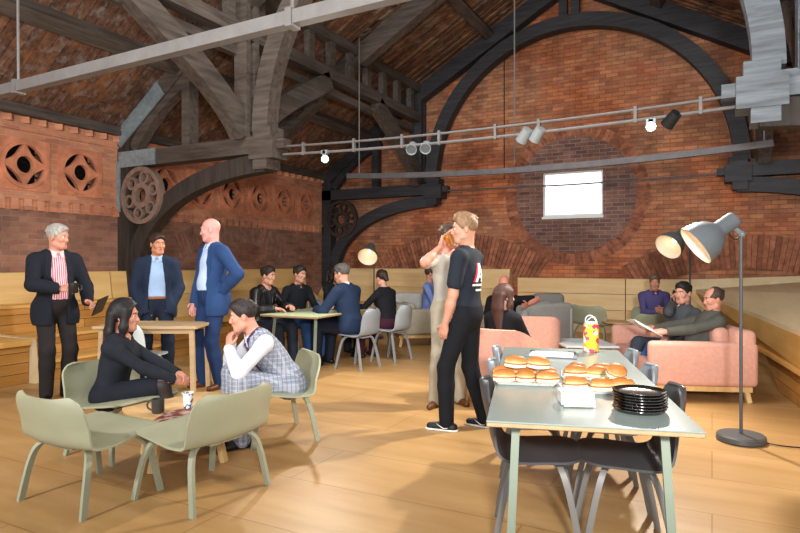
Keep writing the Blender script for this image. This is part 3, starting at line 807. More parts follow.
floor_lamp('small looking far floor lamp before the corner brickwork left of the nave', bb, at(372, 244, d3), at(367.5, 257, d3 - .34), 1, .36, plain('lamp_dark_grey', '#53575a'), upright_h=1)

# ---- sofas and armchairs
def sofa(name, label, cat, loc, phi, W, D, Hb, Ha, Hs, fab, nseat=2, leg=m_oakleg, armw=.12, slope=.0, base_mat=None, legh=.16):
    """faces +y locally; x is the width"""
    t = thing(name, label, cat, loc, head(phi))
    z0 = legh
    obj('base_frame', MB().span((-W / 2 + .04, -D / 2 + .05, z0 - .05), (W / 2 - .04, D / 2 - .05, z0)), base_mat or m_oakleg, t)
    for sx in (-1, 1):
        for sy in (-1, 1): obj('leg', MB().beam((sx * (W / 2 - .08), sy * (D / 2 - .09), z0 - .05), (sx * (W / 2 - .07), sy * (D / 2 - .07), 0), .045, .045, (0, 1, 0)), leg, t)
    obj('backrest', MB().rbox((0, -D / 2 + .11, (Hb + z0) / 2), (W - .02, .2, Hb - z0), .06), fab, t, smooth=True)
    for sx in (-1, 1): obj('armrest', MB().rbox((sx * (W / 2 - armw / 2), 0, (Ha + z0) / 2), (armw, D, Ha - z0), .05), fab, t, smooth=True)
    w = (W - 2 * armw) / nseat
    for k in range(nseat):
        xx = -W / 2 + armw + w * (k + .5)
        obj('seat_cushion', MB().rbox((xx, .1, (Hs + z0) / 2), (w - .01, D - .22, Hs - z0), .05), fab, t, smooth=True)
        obj('back_cushion', MB().rbox((xx, -D / 2 + .27, Hs + (Hb - Hs) * .52), (w - .03, .16, (Hb - Hs) * 1.0), .06, Matrix.Rotation(-.12, 3, 'X')), fab, t, smooth=True)
    return t
# pink sofa: its near arm is the broad panel that faces us, it looks to the left
s0, s1_ = atz(650, 402), atz(760, 405)
ed = (s1_ - s0); ed.z = 0; D = ed.length; ed.normalize(); nrm = V((-ed.y, ed.x, 0)); Ws = 1.75
cs = (s0 + s1_) / 2 + nrm * Ws / 2
PHS = face(-ed.x, -ed.y)
SOFA = sofa('pink_sofa', 'low pink sofa with oak base seen from its side, two men sitting on it', 'sofa', (cs.x, cs.y, 0), PHS, Ws, D, .72, .6, .38, m_pink, 2, armw=.14)
# pink armchairs with their backs to us
def armchair(label, loc, phi, fab, W=.66, D=.66, Hb=.74):
    t = thing('armchair', label, 'armchair', loc, head(phi))
    for sx in (-1, 1):
        for sy in (-1, 1): obj('leg', MB().tube([(sx * (W / 2 - .12), sy * (D / 2 - .12), .2), (sx * (W / 2 - .07), sy * (D / 2 - .07), 0)], [.02, .014], 8), m_oakleg, t)
    # wrap-round shell: back and arms in one curve
    g = []
    for i in range(25):
        a = math.radians(-38 + (256) * i / 24 + 180 - 0)
        a = math.radians(160 + 220 * i / 24)
        c, s_ = math.cos(a), math.sin(a); sx = abs(c) ** .6 * (1 if c > 0 else -1); sy = abs(s_) ** .6 * (1 if s_ > 0 else -1)
        hz = Hb - .14 * max(0, (s_ + .75)) ** 1.0 if s_ > -.75 else Hb
        g.append([V((sx * (W / 2 - .04), sy * (D / 2 - .04) , z)) for z in (.18, .26, .4, hz - .03, hz)])
    obj('backrest', MB().sheet(g, .085), fab, t, smooth=True, ang=60)
    obj('seat_cushion', MB().rbox((0, .02, .3), (W - .16, D - .12, .2), .06), fab, t, smooth=True)
    return t
pA = at(503, 300, 6.1); pB = at(533, 300, 7.45)
armchair('pink armchair with its back to us behind the far end of the long table', V((pA.x, pA.y, 0)), 60, m_pink, .68, .66, .73)
armchair('second pink armchair, between the long haired woman and the white low table', V((pB.x, pB.y, 0)), 75, m_pink, .66, .64, .74)
# grey sofa beyond
pg = at(528, 300, 9.1)
sofa('grey_sofa', 'grey sofa with dark cushions in front of the cladding behind the pink armchairs', 'sofa', (pg.x, pg.y, 0), 128, 1.15, .85, .78, .72, .4, m_greyfab, 1, armw=.12)
gc = thing('scatter_cushion', 'dark grey cushion propped on the far grey sofa', 'cushion', at(548, 303, 9.2))
obj('cover', MB().rbox((0, 0, 0), (.5, .16, .3), .07, rotz(.6)), m_greyfab_d, gc, smooth=True)
pg = at(416, 300, 10.3)
sofa('beige_armchair', 'beige armchair on an oak base beside the far table, seen from the side', 'armchair', (pg.x, pg.y, 0), 12, .85, .85, .7, .62, .4, m_beigefab, 1, armw=.12, legh=.19)
tg = thing('grey_cushion', 'grey cushion on the beige armchair', 'cushion', at(408, 302, 10.7))
obj('cover', MB().rbox((0, 0, 0), (.55, .2, .34), .08, rotz(.3)), m_greyfab, tg, smooth=True)
# sage lounge chairs by the cladding
p = at(596, 300, 9.8); lc1 = lounge_chair('lounge_chair', 'sage lounge chair turned sideways beside the small oak table by the cladding', V((p.x, p.y, 0)), 40, None); lc1.scale = (1.05, 1.05, 1.08)
p = at(640, 300, 8.9); lounge_chair('lounge_chair', 'sage lounge chair with its back to us before the man in purple', V((p.x, p.y, 0)), 110, None)
p = at(655, 300, 9.75); lounge_chair('lounge_chair', 'sage lounge chair carrying the man in the purple jumper by the cladding', V((p.x, p.y, 0)), 262, None)
p = at(619, 300, 9.35)
t = thing('side_table', 'small round oak side table between the two sage chairs by the cladding', 'table', (p.x, p.y, 0))
obj('tabletop', MB().lathe([(0, .45), (.25, .45), (.26, .47), (0, .475)], 32), m_oaktop, t, smooth=True)
for k in range(3):
    a = k * 2.1 + .4; obj('leg', MB().tube([(.1 * math.cos(a), .1 * math.sin(a), .45), (.2 * math.cos(a), .2 * math.sin(a), 0)], .016, 8), m_oakleg, t)
# white low table behind the long table
p0, p1, p2 = atz(560, 346, .42), atz(603, 346, .42), atz(566, 333, .42)
c = (p1 + p0) / 2 + V((-.05, .35, 0)) ; d = p1 - p0
t = thing('white_low_table', 'low white table just beyond the far end of the long table', 'table', (c.x, c.y, 0), math.atan2(d.y, d.x))
obj('tabletop', MB().rbox((0, 0, .41), (.62, .75, .022), .006), plain('white_laminate', '#d5dcdf', .3, .03), t)
for sx in (-1, 1):
    for sy in (-1, 1): obj('leg', MB().tube([(sx * .25, sy * .3, .4), (sx * .28, sy * .33, 0)], .014, 8), m_grey_leg, t)
pp = t.location
tag(obj('paper_sheet', MB().rbox((0, 0, .0015), (.3, .21, .003), .001, None, 1), plain('pale_blue_paper', '#b9cede', .7, .15, 9), None, (pp.x + .02, pp.y + .02, .4215), .5), 'pale blue printed sheet lying on the white low table', 'paper')

# ---------------------------------------------------------------- things on the tables
m_tray = plain('foil_tray', '#dcdcd8', .25, .05, metal=.35); m_paperw = plain('white_paper', '#eceae4', .7, .03)
m_bun = None
def bun_mat():
    t = NT('bread_crust'); co_ = t.coord()
    ge = t.n('ShaderNodeTexCoord').outputs['Generated']; sp = t.n('ShaderNodeSeparateXYZ'); t.link(ge, sp.inputs[0])
    n = t.noise(co_, 26, 3)
    mth = t.n('ShaderNodeMath', operation='ADD'); t.link(sp.outputs['Z'], mth.inputs[0])
    m2 = t.n('ShaderNodeMath', operation='MULTIPLY'); t.link(n, m2.inputs[0]); m2.inputs[1].default_value = .35; t.link(m2.outputs[0], mth.inputs[1])
    col = t.ramp(mth.outputs[0], [(.25, lin('#e3c08c')), (.5, lin('#bf8042')), (.85, lin('#a5642a'))])
    t.bump(n, .1, .004); return t.out(col, .55)
m_bun = bun_mat(); m_crumb = plain('bread_crumb', '#efdcb8', .9, .1, 40, bump=.3, bscale=90); m_fill = plain('cooked_filling', '#a5643c', .6, .4, 60, bump=.5, bscale=60)
m_salad = plain('salad_leaf', '#8aa24a', .6, .3, 40)
def roll_thing(label, p, rz, tilt, kind, group):
    t = thing('bread_roll', label, 'bread roll', p, rz, group); t.rotation_euler = (tilt[0], tilt[1], rz)
    L, W = (.05, .043) if kind else (.062, .039)
    top = MB(); n = 16
    prof = [(1.0, .027), (1.02, .032), (.97, .044), (.8, .056), (.5, .063), (.2, .066), (.001, .067)]
    def oval(m, pr, zz=0):
        b = len(m.v)
        vs = [(L * r * math.cos(2 * PI * k / n) * (1 + .04 * math.sin(3 * k)), W * r * math.sin(2 * PI * k / n), z + zz) for r, z in pr for k in range(n)]
        q = len(pr); m.add(vs, [(i * n + k, i * n + (k + 1) % n, (i + 1) * n + (k + 1) % n, (i + 1) * n + k) for i in range(q - 1) for k in range(n)] + [tuple(range(n))[::-1]])
    oval(top, prof); obj('top_half', top, m_bun, t, smooth=True)
    f = MB(); oval(f, [(.96, .02), (1.06, .024), (1.0, .031), (.01, .032)]); obj('filling', f, m_fill if random.random() < .9 else m_salad, t, smooth=True)
    bt = MB(); oval(bt, [(.8, 0), (.98, .006), (1.0, .016), (.95, .022), (.01, .023)]); obj('bottom_half', bt, m_crumb, t, smooth=True)
    return t
def tray(label, p, rz, W, D):
    t = thing('serving_tray', label, 'tray', p, rz)
    m = MB(); z = .004; lipz = .018
    m.rbox((0, 0, .003), (W, D, .006), .002, None, 1)
    for sx in (-1, 1): m.prism([(sx * W / 2, -D / 2, .002), (sx * W / 2, D / 2, .002), (sx * (W / 2 + .014), D / 2 + .012, lipz), (sx * (W / 2 + .014), -D / 2 - .012, lipz)], (sx * .004, 0, 0))
    for sy in (-1, 1): m.prism([(-W / 2, sy * D / 2, .002), (W / 2, sy * D / 2, .002), (W / 2 + .014, sy * (D / 2 + .012), lipz), (-W / 2 - .014, sy * (D / 2 + .012), lipz)], (0, sy * .004, 0))
    obj('dish', m, m_tray, t)
    return t
def tabpt(u, v): 
    p = atz(u, v, .735); p.z = .7305; return p
# left tray
q0, q1 = tabpt(499, 384), tabpt(553, 386); rz1 = math.atan2((q1 - q0).y, (q1 - q0).x); W1_ = (q1 - q0).length
cT = (q0 + q1) / 2 + rotz(rz1) @ V((0, .135, 0))
tray('white foil tray of bread rolls at the left edge of the long table', cT, rz1, W1_, .26)
def put(lab, c, rz, x, y, z, a, kind, grp, tilt=(0, 0)):
    p = V(c) + rotz(rz) @ V((x, y, 0)); p.z = .7305 + .0075 + z
    roll_thing(lab, p, rz + a, tilt, kind, grp)
G1 = 'rolls on the left tray'
for lb, x, y, z, a, k in (('golden bread roll at the front left corner of the left tray', -.125, -.065, 0, .1, 0), ('pale sided roll at the front of the left tray, second from its left', -.0, -.06, 0, -.1, 1), ('roll at the front right corner of the left tray', .125, -.065, 0, .15, 0),
                    ('roll at the back left corner of the left tray', -.13, .055, 0, .2, 0), ('roll at the back of the left tray, under the stacked pair', .0, .06, 0, 0, 0), ('roll at the back right corner of the left tray', .135, .055, 0, -.2, 1),
                    ('topmost roll on the left of the left tray', -.06, .02, .09, .1, 0), ('topmost roll on the right of the left tray', .075, .01, .09, .0, 0)):
    put(lb, cT, rz1, x * .92, y, z * .7, a, k, G1, (.06, .05) if z else (0, 0))
# right trays
q0, q1 = tabpt(563, 377), tabpt(622, 380)
rz2 = math.atan2((q1 - q0).y, (q1 - q0).x); c2 = (q0 + q1) / 2 + rotz(rz2) @ V((.0, .07, 0))
tray('far foil tray of rolls in the middle of the long table', c2, rz2, .3, .22)
q0, q1 = tabpt(562, 392), tabpt(625, 393)
rz3 = math.atan2((q1 - q0).y, (q1 - q0).x); c3 = (q0 + q1) / 2 + rotz(rz3) @ V((.03, .06, 0))
tray('near foil tray of rolls behind the white card box', c3, rz3, .32, .17)
G2 = 'rolls on the middle trays'
for lb, x, y, z, a, k in (('roll at the front left of the far middle tray', -.09, -.05, 0, .1, 0), ('roll at the front centre of the far middle tray', .03, -.05, 0, -.2, 0), ('roll at the back left of the far middle tray', -.08, .055, 0, .3, 1), ('roll at the back centre of the far middle tray', .06, .055, 0, .1, 0)):
    put(lb, c2, rz2, x, y, z, a, k, G2)
for lb, x, y, z, a, k in (('roll at the left end of the near middle tray', -.1, .02, 0, .2, 0), ('flat roll in the centre of the near middle tray', .02, -.03, 0, .1, 0), ('roll at the right end of the near middle tray', .12, -.02, 0, -.1, 0), ('big round roll tipped up on top of the near middle tray', .1, .03, .066, .1, 1)):
    put(lb, c3, rz3, x, y, z, a, k, G2, (.5, .1) if z else (0, 0))
# white card box
p = tabpt(578, 405); rzb = rzt
t = thing('card_box', 'small white card box in front of the middle trays', 'box', p, rz3)
obj('body', MB().rbox((0, .05, .028), (.148, .1, .05), .003, None, 1), m_paperw, t)
obj('lid', MB().rbox((0, .052, .056), (.152, .108, .011), .003, None, 1), plain('box_lid', '#d9d8d4', .6, .03), t)
obj('ajar_flap', MB().prism([(-.07, -.008, .045), (.07, -.008, .045), (.07, -.035, .004), (-.07, -.035, .004)], (0, -.003, .001)), m_paperw, t)
# stack of black plates
p = tabpt(640.5, 411); p = p + RT @ V((0, .02, 0)); m_plate = plain('black_glazed_plate', '#15120f', .12, .05, spec=.6)
pl0 = None; PROF = [(.0, .004), (.07, .004), (.075, 0), (.08, .0), (.105, .008), (.113, .016), (.112, .019), (.1, .012), (.08, .007), (0, .007)]
NPL = 7
for k in range(NPL):
    nm = 'topmost of the black plates stacked on the long table' if k == NPL - 1 else ('lowest of the black plates stacked on the long table' if k == 0 else 'black plate in the stack on the long table, %s from the bottom' % ('', 'second', 'third', 'fourth', 'fifth', 'sixth', 'seventh')[k])
    o_ = obj('black_plate', MB().lathe(PROF, 40, (0, 0, 0)), m_plate, None, (p.x + random.uniform(-.002, .002), p.y + random.uniform(-.002, .002), .7305 + k * .0125), 0, True) if pl0 is None else dup(pl0, (p.x + random.uniform(-.003, .003), p.y + random.uniform(-.003, .003), .7305 + k * .0125))
    pl0 = pl0 or o_; tag(o_, nm, 'plate', 'stacked black plates')
# notebook
p = tabpt(552, 355); 
t = thing('clipboard', 'white pad on a dark board at the far end of the long table', 'clipboard', p, rzt - .12)
obj('board', MB().rbox((0, 0, .004), (.34, .24, .008), .002, None, 1), plain('board_dark', '#6d7177', .5, .05), t)
obj('paper_pad', MB().rbox((.0, -.01, .012), (.29, .2, .008), .001, None, 1), m_paperw, t)
obj('clip', MB().box((.13, .095, .014), (.05, .03, .012)), m_blk, t); obj('clip', MB().box((-.14, .095, .014), (.03, .03, .012)), m_blk, t)
# patterned tin
def confetti():
    t = NT('confetti_print'); co_ = t.coord(); vo = t.n('ShaderNodeTexVoronoi'); t.link(co_, vo.inputs['Vector']); vo.inputs['Scale'].default_value = 34
    sp = t.n('ShaderNodeSeparateColor'); t.link(vo.outputs['Color'], sp.inputs[0])
    col = t.ramp(sp.outputs[0], [(0, lin('#e8c93a')), (.3, lin('#d8527e')), (.45, lin('#efe6d2')), (.6, lin('#e9d04a')), (.75, lin('#c5355c')), (.9, lin('#e7a63a'))])
    t.t.nodes[-1].color_ramp.interpolation = 'CONSTANT'; return t.out(col, .3)
p = tabpt(591, 351)
t = thing('patterned_tin', 'tall tin with yellow and pink floral print near the far end of the long table', 'tin', p)
obj('body', MB().lathe([(0, .001), (.052, .001), (.055, .006), (.055, .2), (.05, .206), (0, .206)], 28), confetti(), t, smooth=True)
hl = MB(); hl.tube(bez((-.035, 0, .205), (-.06, 0, .27), (.02, 0, .3), (.045, 0, .205), 12), .005, 8); hl.tube(bez((-.04, .01, .205), (.0, .02, .28), (.05, .01, .26), (.03, 0, .205), 12), .004, 8)
obj('ribbon_handle', hl, plain('silver_ribbon', '#c9cfd2', .3, .05, metal=.3), t, smooth=True)
obj('lid', MB().lathe([(0, .206), (.047, .206), (.047, .218), (0, .222)], 24), plain('silver_ribbon', '#c9cfd2'), t, smooth=True)
# things on the coffee table
def ctp(u, v):
    p = atz(u, v, CTZ); p.z = CTZ + .0005; return p
m_mug = plain('dark_mug', '#3c3b39', .3, .05)
def mug(label, p, rz=0, mat_=m_mug, r=.041, h=.095, inner='#20201f'):
    t = thing('mug', label, 'mug', p, rz)
    obj('cup', MB().lathe([(0, .002), (r * .85, .002), (r, .012), (r, h), (r - .005, h), (r - .006, .02), (0, .015)], 24), mat_, t, smooth=True)
    obj('handle', MB().tube(bez((r - .004, 0, h * .82), (r + .045, 0, h * .85), (r + .04, 0, h * .2), (r - .004, 0, h * .22), 10), .006, 8), mat_, t, smooth=True)
    return t
mug('dark grey mug with a wire thin handle on the coffee table', ctp(158, 413), math.radians(207))
p = ctp(188, 410)
t = thing('paper_cup', 'white patterned takeaway cup standing on the magazines', 'cup', p + V((0, 0, .014)), .3)
def cupmat():
    t = NT('printed_cup'); co_ = t.coord(); n = t.noise(co_, 22, 1)
    return t.out(t.ramp(n, [(.0, lin('#e9ebe8')), (.52, lin('#e9ebe8')), (.53, lin('#35405a')), (.62, lin('#6d88b5')), (.63, lin('#e3e6e6'))]), .5)
obj('cup', MB().lathe([(0, .001), (.028, .001), (.038, .1), (.035, .1), (.026, .01), (0, .01)], 24), cupmat(), t, smooth=True)
obj('rim', MB().lathe([(.037, .097), (.041, .099), (.041, .104), (.036, .104)], 24), m_paperw, t, smooth=True)
obj('dark_lid', MB().lathe([(0, .085), (.0355, .085), (.0355, .09), (0, .09)], 24), m_blk, t)
def magmat():
    t = NT('magazine_cover'); co_ = t.coord(); n = t.noise(co_, 9, 3); 
    return t.out(t.ramp(n, [(.3, lin('#35304a')), (.45, lin('#7c4038')), (.55, lin('#c9a08c')), (.65, lin('#4e4a63')), (.75, lin('#8b5b50'))]), .3)
mm = magmat()
for k, (u, v, rz, lb) in enumerate(((176, 418, .5, 'glossy magazine under the cup on the coffee table'), (190, 412, -.15, 'second glossy magazine sticking out below the first'))):
    tag(obj('magazine', MB().rbox((0, 0, .003), (.21, .28, .006), .002, None, 1), mm, None, ctp(u, v) + V((0, 0, .0065 * (1 - k))), rz), lb, 'magazine')
tag(obj('smartphone', MB().rbox((0, 0, .004), (.07, .14, .008), .003), m_blk, None, ctp(200, 406) + V((.05, .06, .013)), .9), 'black phone lying beside the paper cup', 'phone')
tag(obj('napkin', MB().rbox((0, 0, .002), (.12, .06, .004), .001, None, 1), m_paperw, None, ctp(197, 415) + V((.06, .0, .013)), .5), 'white folded paper by the magazines', 'paper')
# ---------------------------------------------------------------- people: bodies grown as one smooth surface from a posed skeleton
def npv(p): return np.array((p[0], p[1], p[2]), float)
class Field:
    def __init__(s, prims, h, k, off=0.0, pad=.03):
        lo = np.full(3, 1e9); hi = -lo
        P = []
        for q in prims:
            if q[0] == 'c':
                a, b, ra, rb = npv(q[1]), npv(q[2]), q[3] + off, q[4] + off; r = max(ra, rb)
                l, u = np.minimum(a, b) - r, np.maximum(a, b) + r; P.append(('c', a, b, ra, rb, l, u, q[5] if len(q) > 5 else k))
            else:
                c = npv(q[1]); rad = np.array(q[2], float) + off; R = np.array(q[3]) if len(q) > 3 and q[3] is not None else np.eye(3)
                e = np.sqrt(((R * rad) ** 2).sum(1)); l, u = c - e, c + e; P.append(('e', c, rad, R, 0, l, u, q[4] if len(q) > 4 else k))
            lo = np.minimum(lo, l); hi = np.maximum(hi, u)
        lo -= pad; hi += pad; n = np.ceil((hi - lo) / h).astype(int) + 1
        s.lo, s.h, s.n = lo, h, n
        s.D = np.full(n, .5, np.float32); s.ax = [lo[i] + h * np.arange(n[i]) for i in range(3)]
        for q in P:
            m = q[7] + 3 * h
            i0 = np.maximum(0, np.floor((q[5] - m - lo) / h).astype(int)); i1 = np.minimum(n, np.ceil((q[6] + m - lo) / h).astype(int) + 1)
            sl = tuple(slice(a, b) for a, b in zip(i0, i1))
            X, Y, Z = np.meshgrid(*[s.ax[i][sl[i]] for i in range(3)], indexing='ij', sparse=True)
            if q[0] == 'c':
                a, b = q[1], q[2]; ba = b - a; L = max(ba.dot(ba), 1e-9)
                px, py, pz = X - a[0], Y - a[1], Z - a[2]
                t = np.clip((px * ba[0] + py * ba[1] + pz * ba[2]) / L, 0, 1)
                d = np.sqrt((px - t * ba[0]) ** 2 + (py - t * ba[1]) ** 2 + (pz - t * ba[2]) ** 2) - (q[3] + t * (q[4] - q[3]))
            else:
                c, rad, R = q[1], q[2], q[3]; x, y, z = X - c[0], Y - c[1], Z - c[2]
                k0 = k1 = 0
                for i in range(3):
                    u = R[0, i] * x + R[1, i] * y + R[2, i] * z
                    k0 = k0 + (u / rad[i]) ** 2; k1 = k1 + (u / rad[i] ** 2) ** 2
                k0 = np.sqrt(k0); k1 = np.sqrt(k1) + 1e-9; d = k0 * (k0 - 1) / k1
            A = s.D[sl]; kk = max(q[7], 1e-5)
            hh = np.clip(kk - np.abs(A - d), 0, None) / kk
            s.D[sl] = np.minimum(A, d) - hh * hh * kk * .25
    def pts(s): return np.meshgrid(*s.ax, indexing='ij', sparse=True)
    def plane(s, p, n):      # keep the side the normal points away from
        X, Y, Z = s.pts(); n = npv(V(n).normalized()); s.D = np.maximum(s.D, (X - p[0]) * n[0] + (Y - p[1]) * n[1] + (Z - p[2]) * n[2]); return s
    def sub(s, a, b, ra, rb):   # cut a tapered capsule away
        X, Y, Z = s.pts(); a, b = npv(a), npv(b); ba = b - a; L = max(ba.dot(ba), 1e-9)
        t = np.clip(((X - a[0]) * ba[0] + (Y - a[1]) * ba[1] + (Z - a[2]) * ba[2]) / L, 0, 1)
        d = np.sqrt((X - a[0] - t * ba[0]) ** 2 + (Y - a[1] - t * ba[1]) ** 2 + (Z - a[2] - t * ba[2]) ** 2) - (ra + t * (rb - ra))
        s.D = np.maximum(s.D, -d); return s
    def wedge(s, o, F, slots):
        """cut an open front: o origin, F = (right, fwd, up); slots = [(height, half width)] along up"""
        X, Y, Z = s.pts(); d = [X - o[0], Y - o[1], Z - o[2]]
        r, f, u = [sum(d[i] * a[i] for i in range(3)) for a in F]
        w = np.interp(u, [q[0] for q in slots], [q[1] for q in slots])
        g = np.maximum(np.abs(r) - w, .0 - f); s.D = np.maximum(s.D, -g); return s
    def mesh(s):
        D = s.D; n = np.array(D.shape); D[0] = D[-1] = .5; D[:, 0] = D[:, -1] = .5; D[:, :, 0] = D[:, :, -1] = .5
        neg = D < 0; m = n - 1
        cnt = np.zeros(m); acc = np.zeros((*m, 3))
        sl = lambda o: tuple(slice(o[i], o[i] + m[i]) for i in range(3))
        for ax in range(3):
            for o1 in (0, 1):
                for o2 in (0, 1):
                    o = [0, 0, 0]; a2, a3 = [(1, 2), (0, 2), (0, 1)][ax]; o[a2], o[a3] = o1, o2; e = list(o); e[ax] = 1
                    A, B = D[sl(o)], D[sl(e)]; c = neg[sl(o)] != neg[sl(e)]
                    t = np.where(c, A / np.where(c, A - B, 1), 0)
                    cnt += c
                    acc[..., ax] += np.where(c, t, 0)
                    if o1: acc[..., a2] += c
                    if o2: acc[..., a3] += c
        act = cnt > 0; idx = np.full(m, -1); idx[act] = np.arange(act.sum())
        ii = np.argwhere(act); vs = s.lo + s.h * (ii + acc[act] / cnt[act][:, None]); faces = []
        for ax in range(3):
            a2, a3 = [(1, 2), (2, 0), (0, 1)][ax]
            o = [slice(1, -1)] * 3; o[ax] = slice(0, -1); p = [slice(1, -1)] * 3; p[ax] = slice(1, None)
            A, B = neg[tuple(o)], neg[tuple(p)]
            for flip in (0, 1):
                w = np.argwhere((A & ~B) if not flip else (~A & B))
                if not len(w): continue
                w = w.copy(); 
                for i in range(3):
                    if i != ax: w[:, i] += 1
                def g(d2, d3):
                    q = w.copy(); q[:, a2] += d2; q[:, a3] += d3; return idx[q[:, 0], q[:, 1], q[:, 2]]
                Q = np.stack([g(-1, -1), g(0, -1), g(0, 0), g(-1, 0)], 1)
                faces.append(Q if not flip else Q[:, ::-1])
        return vs, (np.concatenate(faces) if faces else np.zeros((0, 4), int))

def field_obj(name, fields, mat, parent):
    vs, fs, b = [], [], 0
    for f in fields:
        v, q = f.mesh(); vs.append(v); fs.append(q + b); b += len(v)
    v = np.concatenate(vs); q = np.concatenate(fs); q = q[(q >= 0).all(1)]
    me = bpy.data.meshes.new(name); me.from_pydata(v.tolist(), [], q.tolist())
    me.materials.append(mat); me.polygons.foreach_set('use_smooth', [True] * len(me.polygons))
    o = bpy.data.objects.new(name, me); COL.objects.link(o); o.parent = parent; return o

def fr(yaw=0, pitch=0, roll=0):   # yaw left +, pitch forward/down +, roll to the right +
    return Matrix.Rotation(math.radians(yaw), 3, 'Z') @ Matrix.Rotation(math.radians(-pitch), 3, 'X') @ Matrix.Rotation(math.radians(roll), 3, 'Y')
def ik(a, tgt, l1, l2, hint):
    d = tgt - a; L = min(d.length, (l1 + l2) * .995); d.normalize(); tgt = a + d * L
    x = (l1 * l1 - l2 * l2 + L * L) / (2 * L); hgt = math.sqrt(max(0, l1 * l1 - x * x)); h = V(hint); h = (h - d * h.dot(d)).normalized()
    return a + d * x + h * hgt, tgt

m_eye = plain('eye_white', '#e8e4de', .2, .02); m_iris = plain('eye_dark', '#2a1d15', .2, .02)
SKINS = {}
def hairmat(hx):
    nm = 'hair_' + hx[1:]
    if nm in MATS: return MATS[nm]
    t = NT(nm); n = t.noise(t.coord(scale=(90, 90, 22)), 1, 3); c = lin(hx)
    t.bump(n, .6, .006); MATS[nm] = t.out(t.mix(c, t.ramp(n, [(.3, (.55,) * 3), (.7, (1.25,) * 3)])), .55, 0, .35); return MATS[nm]
def skin(hx):
    return plain('skin_' + hx, '#' + hx, .5, .1, 14, spec=.35)
m_shoe_blk = plain('black_leather_shoe', '#141417', .3, .1); m_shoe_brn = plain('brown_leather_shoe', '#5a3318', .35, .15)

def hand_prims(w, f, n, right, curl, s, spread=.0, thumb=.3):
    f = V(f).normalized(); n = V(n); n = (n - f * n.dot(f)).normalized(); sd = f.cross(n) if right else n.cross(f)
    M = np.array(Matrix((sd, f, n)).transposed()); P = [('e', w + f * .05 * s, (.041 * s, .055 * s, .019 * s), M, .01), ('c', w - f * .05 * s, w + f * .02 * s, .026 * s, .027 * s, .015)]
    for i, (o, L) in enumerate(((.03, .074), (.01, .084), (-.011, .077), (-.03, .06))):
        p = w + (f * .088 + sd * o) * s; P.append(('c', w + (f * .045 + sd * o * .8) * s, p, .0105 * s, .0098 * s, .006)); a = curl * .45 + .1; d = (f + sd * o * spread * 4).normalized()
        for q, k in enumerate((.45, .32, .25)):
            dd = d * math.cos(a) + n * math.sin(a); e = p + dd * L * k * s; P.append(('c', p, e, (.0094 - q * .0008) * s, (.0088 - q * .0009) * s, .003)); p = e; a += curl * .55
    t0 = w + (f * .025 + sd * .028) * s; d1 = (sd * .75 + f * .6 + n * .35).normalized(); t1 = t0 + d1 * .042 * s
    d2 = (sd * (.55 - thumb) + f * .8 + n * (.15 + thumb)).normalized(); P += [('c', t0, t1, .0145 * s, .011 * s, .01), ('c', t1, t1 + d2 * .034 * s, .011 * s, .0088 * s, .004)]
    return P

